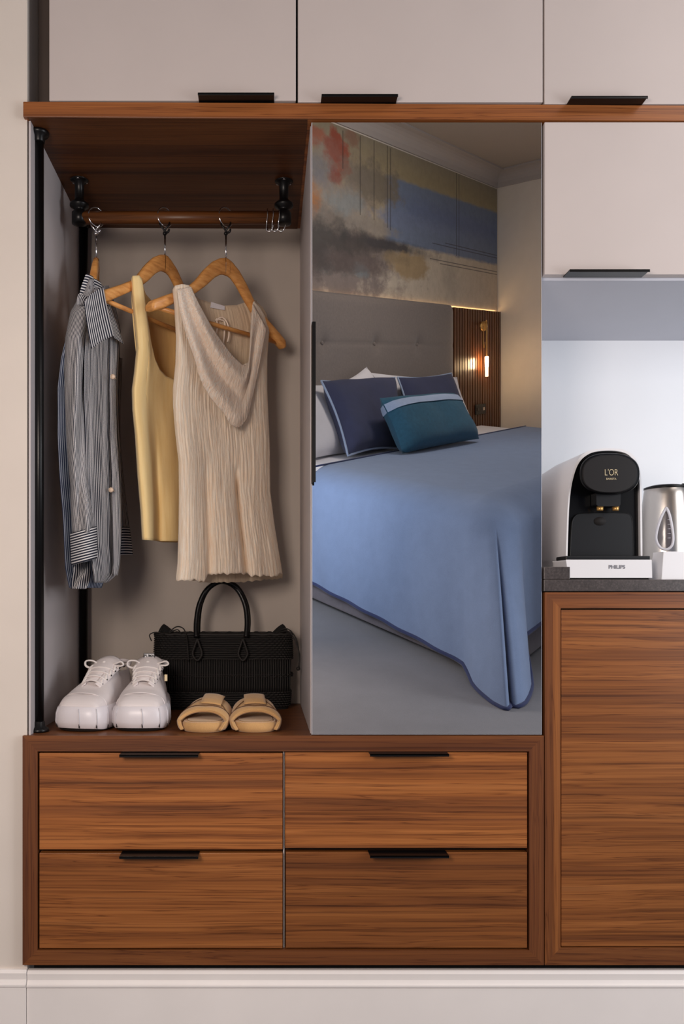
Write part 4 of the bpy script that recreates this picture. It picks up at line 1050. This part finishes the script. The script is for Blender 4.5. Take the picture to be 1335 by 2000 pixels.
    build('lace_bow', mb, M['lace'], t)
    # heel collar
    rim = [S(-.034 * math.cos(a), .222 + .052 * math.sin(a), .133 + .006 * math.sin(a)) for a in [math.pi * k / 20 for k in range(21)]]
    build('collar', MB().tube(rim, .0055, 8), M['leather'], t)
    ins = [S(x * .80, .02 + l * .88, .072) for x, l in outline(40, -.008)]
    build('insole', MB().add(ins, [list(range(40))]), M['lining'], t, solid=.004)
    return t, S, hts
sA, SA, hts = sneaker(146, .045, 13, -1, 'left white platform sneaker, heel turned to the right, beside the front post')
sB, SB, _ = sneaker(268, .048, .5, -1, 'right white platform sneaker pointing straight out, its tongue label showing')
# tongue label and side tab of the right sneaker
q = SB(0, .186, lin(hts, .186) + .0215)
build('tongue_label', MB().box(q.x - .0135, q.x + .0135, q.y - .004, q.y - .002, q.z - .006, q.z + .0065), M['blacksatin'], sB, bevel=.0005, label='black tongue label')
build('label_face', MB().box(q.x - .0122, q.x + .0122, q.y - .0046, q.y - .004, q.z - .005, q.z + .0052), M['white'], sB)
text_mesh('lettering', 'PUMA', .0095, M['blacksatin'], sB, q + Vector((0, -.0049, -.0002)), .0004, 1.0, .0003)
q = SB(.047, .135, .108)
mb = MB().box(q.x - .0035, q.x + .0035, q.y - .002, q.y + .003, q.z - .008, q.z + .008)
build('side_tab', mb, M['gold'], sB, bevel=.0006, label='small gold side tab')

# ---- slides
M['suede'] = fabric('tan_suede', srgb(206, 160, 104), (700, 700), .15, .06, 20, sheen=.3)
M['suede2'] = fabric('tan_suede_insole', srgb(212, 170, 118), (700, 700), .1, .05, 20)
M['stitch'] = plain('brown_seam', srgb(96, 64, 38), .8)
def slide(px, y, yaw, tab, label):
    S = shoe_frame(px, y, yaw); t = thing('slide_sandal', label, 'sandal', S(0, .12, 0), 'pair of tan slide sandals')
    LN = .25; wid = [(0, .006), (.0015, .020), (.006, .031), (.014, .040), (.03, .0470), (.06, .0500), (.10, .048), (.15, .041), (.20, .036), (.235, .026), (.246, .014), (LN, 0)]
    def outline(n, g):
        pts = []
        for i in range(n):
            a = 2 * math.pi * i / n; l = LN / 2 - math.cos(a) * LN / 2; sn = math.sin(a); wl = max(0, lin(wid, l) + g)
            pts.append((wl * (1 if sn >= 0 else -1), l - g * math.cos(a)))
        return pts
    n = 72; mb = MB(); rings = [[S(x, l, h) for x, l in outline(n, g)] for h, g in ((.0005, -.004), (.003, -.001), (.010, .001), (.018, .0), (.022, -.003))]
    mb.add([p for r in rings for p in r], [(j * n + i, j * n + (i + 1) % n, (j + 1) * n + (i + 1) % n, (j + 1) * n + i) for j in range(4) for i in range(n)], True)
    mb.add(rings[0], [list(range(n))]); mb.add(rings[-1], [list(range(n))])
    fb = build('footbed', mb, M['suede'], t)
    build('insole', MB().add([S(x, l, .0235) for x, l in outline(n, -.007)], [list(range(n))]), M['suede2'], t, solid=.002)
    mb = MB().tube([S(x, l, .0235) for x, l in outline(n, -.009)][-20:] + [S(x, l, .0235) for x, l in outline(n, -.009)][:21], .0006, 5)
    build('stitching', mb, M['stitch'], fb, kind='stuff')
    # wide padded band; section arch, broad from toe opening back
    def arch(a, l, gr=0):
        H = lin([(.004, .030), (.03, .037), (.05, .047), (.08, .060), (.11, .066), (.13, .066)], l) + gr; W_ = lin([(.0, .046), (.02, .054), (.05, .0565), (.12, .053)], l) + gr
        b_ = -.48 + (math.pi + .96) * (a / math.pi); zc_ = .024; c = math.cos(b_); s_ = math.sin(b_)
        z = zc_ + (H - zc_) * s_ if s_ > 0 else zc_ + s_ * .040
        return S(-W_ * math.copysign(abs(c) ** .85, c), l, max(z, .0015))
    def lf(u, a): # front edge is further forward at the sides
        fr = .004 + .040 * math.sin(a) ** 1.3; bk = .125; return fr + (bk - fr) * u
    build('band', MB().grid(30, 40, lambda u, v: arch(math.pi * v, lf(u, math.pi * v), .002 * math.sin(math.pi * min(1, u * 3)))), M['suede'], t, solid=-.0055, recalc=False, sub=0)
    # overlaid front strip and crossing seam lines
    build('front_strip', MB().grid(10, 40, lambda u, v: arch(math.pi * v, lf(0, math.pi * v) - .001 + (.012 + .020 * abs(math.cos(math.pi * v)) ) * u, .0026 + .0012 * math.sin(math.pi * u))), M['suede'], t, solid=-.003, recalc=False)
    for (a0, a1, l0, l1) in ((.10, .5, .030, .105), (.90, .5, .030, .105)):
        pts = [arch(math.pi * (a0 + (a1 - a0) * k / 12), l0 + (l1 - l0) * (k / 12) ** 1.2, .0025) for k in range(13)]
        build('seam', MB().tube(pts, .0009, 5), M['stitch'], t)
    pts = [arch(math.pi * (.06 + .88 * k / 20), lf(0, math.pi * (.06 + .88 * k / 20)) + .013 + .018 * abs(math.cos(math.pi * (.06 + .88 * k / 20))), .0032) for k in range(21)]
    build('seam', MB().tube(pts, .0009, 5), M['stitch'], t)
    a0 = .5 + tab
    build('loop_tab', MB().grid(6, 12, lambda u, v: arch(math.pi * (a0 - .085 + .17 * u), .062 + .064 * v, .0048)), M['suede'], t, solid=-.003, recalc=False)
    return t
slide(391, .035, 7, .05, 'left tan suede slide sandal with open toe, next to the white sneakers')
slide(500, .035, -3, 0, 'right tan suede slide sandal with open toe, its loop tab upright')

# ---- woven black handbag
M['weave'] = plain('black_woven_leather', srgb(21, 15, 12), .7, var=.25, nscale=90)
M['weave_in'] = plain('bag_core', srgb(10, 8, 8), .9)
yf = .41; x0, x1 = XX(299, yf), XX(570, yf); zb_ = Z1 + .001; zt_ = ZZ(1240, yf)
t = thing('handbag', 'black woven leather basket handbag with drawstring, standing behind the sandals', 'bag', ((x0 + x1) / 2, yf + .05, Z1))
cx, hw = (x0 + x1) / 2, (x1 - x0) / 2; dp = .055; cy = yf + dp
def sect(a, h, g=0):
    e = .45; c, s = math.cos(a), math.sin(a)
    k = h / (zt_ - zb_); bul = 1 + .025 * math.sin(math.pi * k) + .0; hx = (hw + g) * (.965 + .035 * k) * bul; hy = (dp + g) * (1 - .35 * k ** 2)
    return Vector((cx + hx * math.copysign(abs(c) ** e, c), cy + hy * math.copysign(abs(s) ** e, s), zb_ + h))
HB = zt_ - zb_
build('body', MB().grid(96, 24, lambda u, v: sect(2 * math.pi * u, HB * v * .99, -.003), closeu=True), M['weave_in'], t)
build('base', MB().add([sect(2 * math.pi * k / 64, 0.001, -.003) for k in range(64)], [list(range(64))]), M['weave_in'], t, solid=.002)
def strands(name, h0, h1, nrow, npt, amp, r, phase=1, flat=.8):
    mb = MB()
    for j in range(nrow):
        h = h0 + (h1 - h0) * (j + .5) / nrow
        pts = []
        for k in range(npt):
            a = math.pi + math.pi * 2 * k / npt; pts.append(sect(a, h + .0006 * math.sin(k * 1.7 + j * 9), amp * (1 if (k // 2 + j) % 2 == 0 else -1)))
        mb.tube(pts, r, 5, closed=True, flat=flat)
    return build(name, mb, M['weave'], t, kind='stuff')
strands('woven_band', HB * .66, HB * .985, 11, 200, .0014, .0027)
strands('woven_band', HB * .03, HB * .24, 7, 200, .0014, .0027)
mb = MB()
for k in range(116):
    a = 2 * math.pi * (k + .5) / 116
    # even spacing along the front
    fr = -1 + 2 * ((k % 58) + .5) / 58; x = cx + hw * .985 * fr
    sgn = -1 if k < 58 else 1
    pts = []
    for j in range(7):
        h = HB * (.23 + .44 * j / 6); c = (x - cx) / (hw * (.965 + .035 * h / HB) * (1 + .025 * math.sin(math.pi * h / HB))); c = max(-1, min(1, c))
        aa = math.acos(math.copysign(abs(c) ** (1 / .45), c)) * (1 if sgn > 0 else -1)
        pts.append(sect(aa, h, .0008 + .0003 * math.sin(j * 2 + k)))
    mb.tube(pts, .0022, 5)
build('woven_stakes', mb, M['weave'], t, kind='stuff')
strands('woven_cord', HB * .425, HB * .475, 2, 120, .0026, .0018)
rim = [sect(2 * math.pi * k / 120, HB + .001 * math.sin(k * 1.1), .0005) for k in range(120)]
build('rim', MB().tube(rim, .0045, 7, closed=True), M['weave'], t)
# gathered fabric inside, peaking at both ends
mb = MB().grid(48, 10, lambda u, v: Vector((cx + hw * .93 * (2 * u - 1), cy + (-.028 + .056 * v), zt_ - .004 + .020 * (abs(2 * u - 1) ** 7) * math.sin(math.pi * min(1, (1 - abs(2 * u - 1)) * 9 + .12)) + .009 * math.sin(math.pi * v) + .003 * math.sin(u * 60))))
build('drawstring_lining', mb, M['weave_in'], t, solid=.002)
for s in (-1, 1):
    c = Vector((cx + s * hw * .84, cy - .01, zt_ + .004))
    build('gather', MB().grid(16, 8, lambda u, v: c + Vector((.022 * math.cos(2 * math.pi * u) * (1 - v) ** .7 + s * .006 * v, .02 * math.sin(2 * math.pi * u) * (1 - v), .022 * v + .002 * math.sin(u * 40))), closeu=True), M['weave_in'], t)
def bp(x, y, yy): return P(x, y, yy)
yh = yf + .010
hp = [bp(387, 1285, yf - .002), bp(383, 1245, yf - .002), bp(383, 1215, yh), bp(389, 1180, yh + .01), bp(405, 1150, yh + .015), bp(433, 1136, yh + .016), bp(460, 1148, yh + .015), bp(477, 1178, yh + .01), bp(482, 1212, yh), bp(480, 1245, yf - .002), bp(478, 1285, yf - .002)]
build('handle', MB().tube(crs(hp[1:-1], 50), .0066, 12), M['black'], t)
hp2 = [Vector((v.x + .0035, 2 * cy - v.y - .062 if v.z > zt_ + .01 else v.y + .02, v.z + .0015)) for v in hp]
build('handle', MB().tube(crs(hp2[1:-1], 50), .0066, 12), M['black'], t)
for x in (385, 474):
    lp = [bp(x, 1248, yf - .004), bp(x - 5, 1262, yf - .005), bp(x - 9, 1278, yf - .006), bp(x, 1290, yf - .007), bp(x + 9, 1278, yf - .006), bp(x + 5, 1262, yf - .005)]
    build('handle_loop', MB().tube([cr(lp + [lp[0]], k / 30) for k in range(30)], .0032, 8, closed=True), M['weave'], t)
strs = [[(330, 1234, .43), (345, 1224, .43), (358, 1228, .43), (364, 1242, .42), (366, 1262, yf - .004), (368, 1292, yf - .004)], [(330, 1236, .43), (346, 1230, .43), (354, 1238, .42)],
        [(545, 1232, .43), (560, 1228, .42), (574, 1240, .42), (582, 1262, .41), (584, 1290, .41), (581, 1306, .41)], [(547, 1234, .43), (565, 1234, .42), (578, 1256, .41), (585, 1280, .41), (584, 1305, .41)],
        [(296, 1252, .42), (292, 1240, .42), (304, 1235, .42), (320, 1238, .42)]]
for s in strs: build('drawstring', MB().tube(crs([bp(*q) for q in s], 24), .0016, 7), M['weave'], t)
build('drawstring_knot', MB().ball(bp(582, 1306, .41), .0055, 6), M['weave'], t)

# ================================================================ COFFEE MACHINE
yM = .055
t = thing('coffee_machine', 'white and black capsule coffee machine standing on the dark worktop', 'coffee machine', (XX(1185, yM), .2, CZ))
def interp_outline(pts, n, y): return [(XX(c.x, y), ZZ(c.y, y)) for c in (cr([Vector((a, b_, 0)) for a, b_ in pts], k / n) for k in range(n + 1))]
shell = [(1104, 1092), (1106, 1040), (1108, 990), (1112, 950), (1119, 920), (1127, 900), (1139, 886), (1158, 878), (1186, 875.5), (1212, 877), (1229, 884), (1241, 896), (1249, 918), (1252, 945), (1253, 1000), (1254, 1092)]
inner = [(1107.5, 1092), (1109, 1040), (1111, 990), (1115, 952), (1121.5, 924), (1129.5, 905), (1141, 892), (1159, 883), (1186, 880), (1210, 882), (1226, 888), (1237, 900), (1245.5, 920), (1248.5, 946), (1249.5, 1000), (1250.5, 1092)]
so = interp_outline(shell, 60, yM); si = interp_outline(inner, 60, yM)
n = len(so); YB = .40
mb = MB()
vo = [Vector((x, yM, z)) for x, z in so]; vi = [Vector((x, yM, z)) for x, z in si]; rec = .012
vr = [Vector((x, yM + rec, z)) for x, z in si]
back = [Vector((x * .985 + XX(1180, yM) * .015, YB, ZC + (z - ZC) * .97)) for x, z in so]
mid = [Vector((x, .25, z)) for x, z in so]
mb.add(vo + vi + vr, [(i, i + 1, n + i + 1, n + i) for i in range(n - 1)], True)
mb.add(vi + vr, [(i, i + 1, n + i + 1, n + i) for i in range(n - 1)], True)
mb.add(vo + mid + back, [(i, i + 1, n + i + 1, n + i) for i in range(n - 1)] + [(n + i, n + i + 1, 2 * n + i + 1, 2 * n + i) for i in range(n - 1)], True)
mb.add(back, [list(range(n))])
zlow = CZ + .004
mb.box(so[0][0] + .0005, so[0][0] + .006, yM + .001, YB, zlow, so[0][1] + .001); mb.box(so[-1][0] - .006, so[-1][0], yM + .001, YB, zlow, so[-1][1] + .001); mb.box(so[0][0] + .006, so[-1][0] - .006, .20, YB, zlow, so[0][1])
build('shell', mb, M['white'], t, recalc=True)
# water tank at the rear left
mb = MB().prism([(XX(1058, .30), CZ + .003), (XX(1105, .25), CZ + .003), (XX(1105, .25), ZZ(925, .25)), (XX(1075, .27), ZZ(935, .27)), (XX(1060, .3), ZZ(945, .3))], .28, .40)
build('water_tank', mb, M['whitegrey'], t, bevel=.004)
# black front face with a recessed cup bay
fc = [(x, z) for x, z in si]; mb = MB().prism(fc, yM + rec - .001, yM + .09)
build('black_front', mb, M['blackgloss'], t)
bay = interp_outline([(1113, 1092), (1114, 1060), (1116, 1030), (1118, 1016), (1124, 1007), (1136, 1003), (1185, 1001.5), (1222, 1003), (1231, 1008), (1234, 1020), (1235, 1050), (1236, 1092)], 40, yM + .006)
build('drip_bay', MB().prism(bay, yM + .006, yM + .012), M['blacksatin'], t, bevel=.0008)
rimo = [Vector((x, yM + .006, z)) for x, z in bay]
build('bay_rim', MB().tube(rimo, .0007, 6), M['black'], t)
c = P(1171.5, 1018, yM + .005); build('bay_button', MB().tube([c, c + Vector((0, .003, 0))], [.0135, .0135], 24, flat=.72), M['dark'], t, label='dark oval button')
# oval head
def head_outline(sc, y):
    out = []
    for k in range(64):
        a = 2 * math.pi * k / 64; ca, sa = math.cos(a), math.sin(a); e = .82
        out.append((1190 + 58.5 * sc * math.copysign(abs(ca) ** e, ca), 925.5 - 40.5 * sc * math.copysign(abs(sa) ** e, sa)))
    return [P(x, r, y) for x, r in out]
mb = MB(); rg = [head_outline(1.0, yM + .01), head_outline(1.0, yM - .030), head_outline(.985, yM - .034), head_outline(.93, yM - .036)]
m_ = 64; mb.add([p for r in rg for p in r], [(j * m_ + i, j * m_ + (i + 1) % m_, (j + 1) * m_ + (i + 1) % m_, (j + 1) * m_ + i) for j in range(3) for i in range(m_)], True); mb.add(rg[-1], [list(range(m_))])
hd = build('brewing_head', mb, M['blackgloss'], t)
mb = MB(); rg = [head_outline(.92, yM - .0355), head_outline(.915, yM - .0385), head_outline(.88, yM - .040)]
mb.add([p for r in rg for p in r], [(j * m_ + i, j * m_ + (i + 1) % m_, (j + 1) * m_ + (i + 1) % m_, (j + 1) * m_ + i) for j in range(2) for i in range(m_)], True); mb.add(rg[-1], [list(range(m_))])
build('head_cover', mb, M['blackhead'], hd)
q = P(1193, 925, yM - .0408)
text_mesh('logo', "L'OR", .0200, M['gold'], hd, q + Vector((0, 0, .002)), .0006, .72, -.0002)
text_mesh('lettering', 'BARISTA', .0056, M['gold'], hd, P(1193, 935.5, yM - .0408), .0005, 1.05)
# spout with two nozzles
sp = [(1163, 962), (1211, 962), (1210.5, 986), (1207, 989), (1167, 989), (1163.5, 986)]
spt = build('spout', MB().prism([(XX(x, yM - .02), ZZ(r, yM - .02)) for x, r in sp], yM - .022, yM + .008), M['blacksatin'], t, bevel=.002)
for x in (1171, 1201.5):
    c = P(x, 997.5, yM - .012)
    build('nozzle', MB().lathe([(.0064, c.z), (.0070, c.z + .003), (.0074, c.z + .0095)], (c.x, c.y, 0), 18), M['brass'], spt, label='gold nozzle')
# drip tray
ty = .0; zt0, zt1_ = ZZ(1128.5, ty), ZZ(1093, ty)
pts = [(XX(1110, ty), zt0), (XX(1273, ty), zt0), (XX(1272, ty), zt1_), (XX(1104.5, ty), zt1_)]
tr = build('drip_tray', MB().prism(pts, ty, .085), M['white'], t, bevel=.003)
build('tray_grille', MB().box(XX(1105.5, ty), XX(1271, ty), ty + .004, .066, zt1_ - .0005, ZZ(1085.5, ty)), M['blacksatin'], t, bevel=.002)
text_mesh('lettering', 'PHILIPS', .0108, M['greyprint'], tr, P(1204, 1107.5, ty - .0004), .0005, 1.05, .0003)
build('rubber_foot', MB().box(XX(1114, ty), XX(1268, ty), .006, .08, CZ, zt0 + .001), M['dark'], t)

# ================================================================ KETTLE
yk = .20; c = P(1300, 1130, yk); kx = c.x
t = thing('kettle', 'brushed steel kettle with black lid and teardrop water window behind the tray', 'kettle', (kx, yk, CZ))
k0 = CZ + .001; kt = ZZ(955, yk); H = kt - k0; rk = .0565
prof = [(rk * .99, k0 + .024), (rk * 1.04, k0 + .03), (rk * 1.05, k0 + .06), (rk * 1.03, k0 + H * .55), (rk * .98, k0 + H * .75), (rk * .90, k0 + H * .92), (rk * .86, kt - .002), (rk * .84, kt)]
build('body', MB().lathe(prof, (kx, yk, 0), 56), M['steel'], t)
build('base', MB().lathe([(rk * 1.0, k0), (rk * 1.03, k0 + .004), (rk * 1.03, k0 + .014), (rk * .96, k0 + .016)], (kx, yk, 0), 48), M['steel'], t)
build('base_ring', MB().lathe([(rk * .97, k0 + .015), (rk * 1.0, k0 + .018), (rk * 1.0, k0 + .023), (rk * .97, k0 + .0245)], (kx, yk, 0), 48), M['black'], t)
build('lid', MB().lathe([(rk * .88, kt - .001), (rk * .88, kt + .003), (rk * .6, kt + .008), (rk * .1, kt + .010)], (kx, yk, 0), 48), M['black'], t)
hp = [Vector((kx + rk * .7, yk, kt + .005)), Vector((kx + rk * 1.35, yk, kt + .004)), Vector((kx + rk * 1.75, yk, kt - .03)), Vector((kx + rk * 1.85, yk, kt - .09)), Vector((kx + rk * 1.55, yk, k0 + .05)), Vector((kx + rk * 1.0, yk, k0 + .04))]
build('handle', MB().tube(crs(hp, 36), .0105, 12, flat=.8), M['black'], t)
def onk(px, row, off=0):   # point on the kettle's wall under the pixel
    z = ZZ(row, yk - rk); r = lin([(b_, a) for a, b_ in prof], z) + off; lo_, hi_ = -math.pi, 0
    best = min((abs(PX + (kx + r * math.sin(a)) * F / (D + yk - r * math.cos(a)) - px), a) for a in [math.radians(d) for d in range(-85, 86)])
    a = best[1]; return Vector((kx + r * math.sin(a), yk - r * math.cos(a), z))
tear = [(1300, 991), (1306, 1003), (1311, 1025), (1314, 1050), (1311, 1066), (1300, 1073), (1288, 1068), (1281, 1052), (1284, 1030), (1292, 1006)]
fr = build('water_window_frame', MB().tube([cr([onk(x, r, .001) for x, r in tear + tear[:1]], k / 60) for k in range(60)], .0032, 8, closed=True), M['whitegrey'], t)
pts = [cr([onk(x, r, .0012) for x, r in tear + tear[:1]], k / 60) for k in range(60)]; cc = onk(1299, 1042, .0022)
pin = [onk(1299 + (x - 1299) * .5, 1040 + (r - 1040) * .5, .0020) for x, r in tear + tear[:1]]; pin = [cr(pin, k / 60) for k in range(60)]
mb = MB().add(pts + pin + [cc], [(i, (i + 1) % 60, 60 + (i + 1) % 60, 60 + i) for i in range(60)] + [(60 + i, 60 + (i + 1) % 60, 120) for i in range(60)], True)
build('water_window', mb, plain('smoky_window', srgb(92, 86, 88), .2, coat=.5), t, label='smoky grey water window')
mb = MB()
for r in (1015, 1024, 1033, 1042, 1051): a, b_ = onk(1302, r, .0036), onk(1308, r, .0034); mb.tube([a + Vector((0, -.001, 0)), b_ + Vector((0, -.001, 0))], .0005, 5)
build('level_mark', mb, M['whitegrey'], t, kind='stuff')
q = onk(1290, 1085, .0006); text_mesh('lettering', 'p', .014, M['black'], t, q, .0006, 1.0, .0004)

# ---- white tapered container at the right edge
yy = .015; pts = [(XX(1291, yy), zt0 - .0005 - .002 + .0), (XX(1350, yy), zt0 - .0025), (XX(1347, yy), ZZ(1077, yy)), (XX(1296, yy), ZZ(1077, yy))]
a, b_ = (XX(1291, yy), XX(1352, yy)), (XX(1296, yy), XX(1347, yy)); z0_, z1_ = CZ, ZZ(1077, yy); d0, d1 = .06, .052
th = .002
mb = MB(); o0 = [(a[0], yy), (a[1], yy), (a[1], yy + d0), (a[0], yy + d0)]; o1 = [(b_[0], yy + .003), (b_[1], yy + .003), (b_[1], yy + d1), (b_[0], yy + d1)]
i1 = [(b_[0] + th, yy + .003 + th), (b_[1] - th, yy + .003 + th), (b_[1] - th, yy + d1 - th), (b_[0] + th, yy + d1 - th)]; i0 = [(a[0] + th, yy + th), (a[1] - th, yy + th), (a[1] - th, yy + d0 - th), (a[0] + th, yy + d0 - th)]
vs = [(x, y, z0_) for x, y in o0] + [(x, y, z1_) for x, y in o1] + [(x, y, z1_) for x, y in i1] + [(x, y, z0_ + .003) for x, y in i0]
fs = [(0, 1, 2, 3), (15, 14, 13, 12)] + [(k * 4 + i, k * 4 + (i + 1) % 4, k * 4 + 4 + (i + 1) % 4, k * 4 + 4 + i) for k in range(3) for i in range(4)]
ct = build('sachet_holder', mb.add(vs, fs), M['white'], bevel=.002)
tag(ct, 'white tapered box for sachets at the right edge of the worktop, before the kettle', 'box')
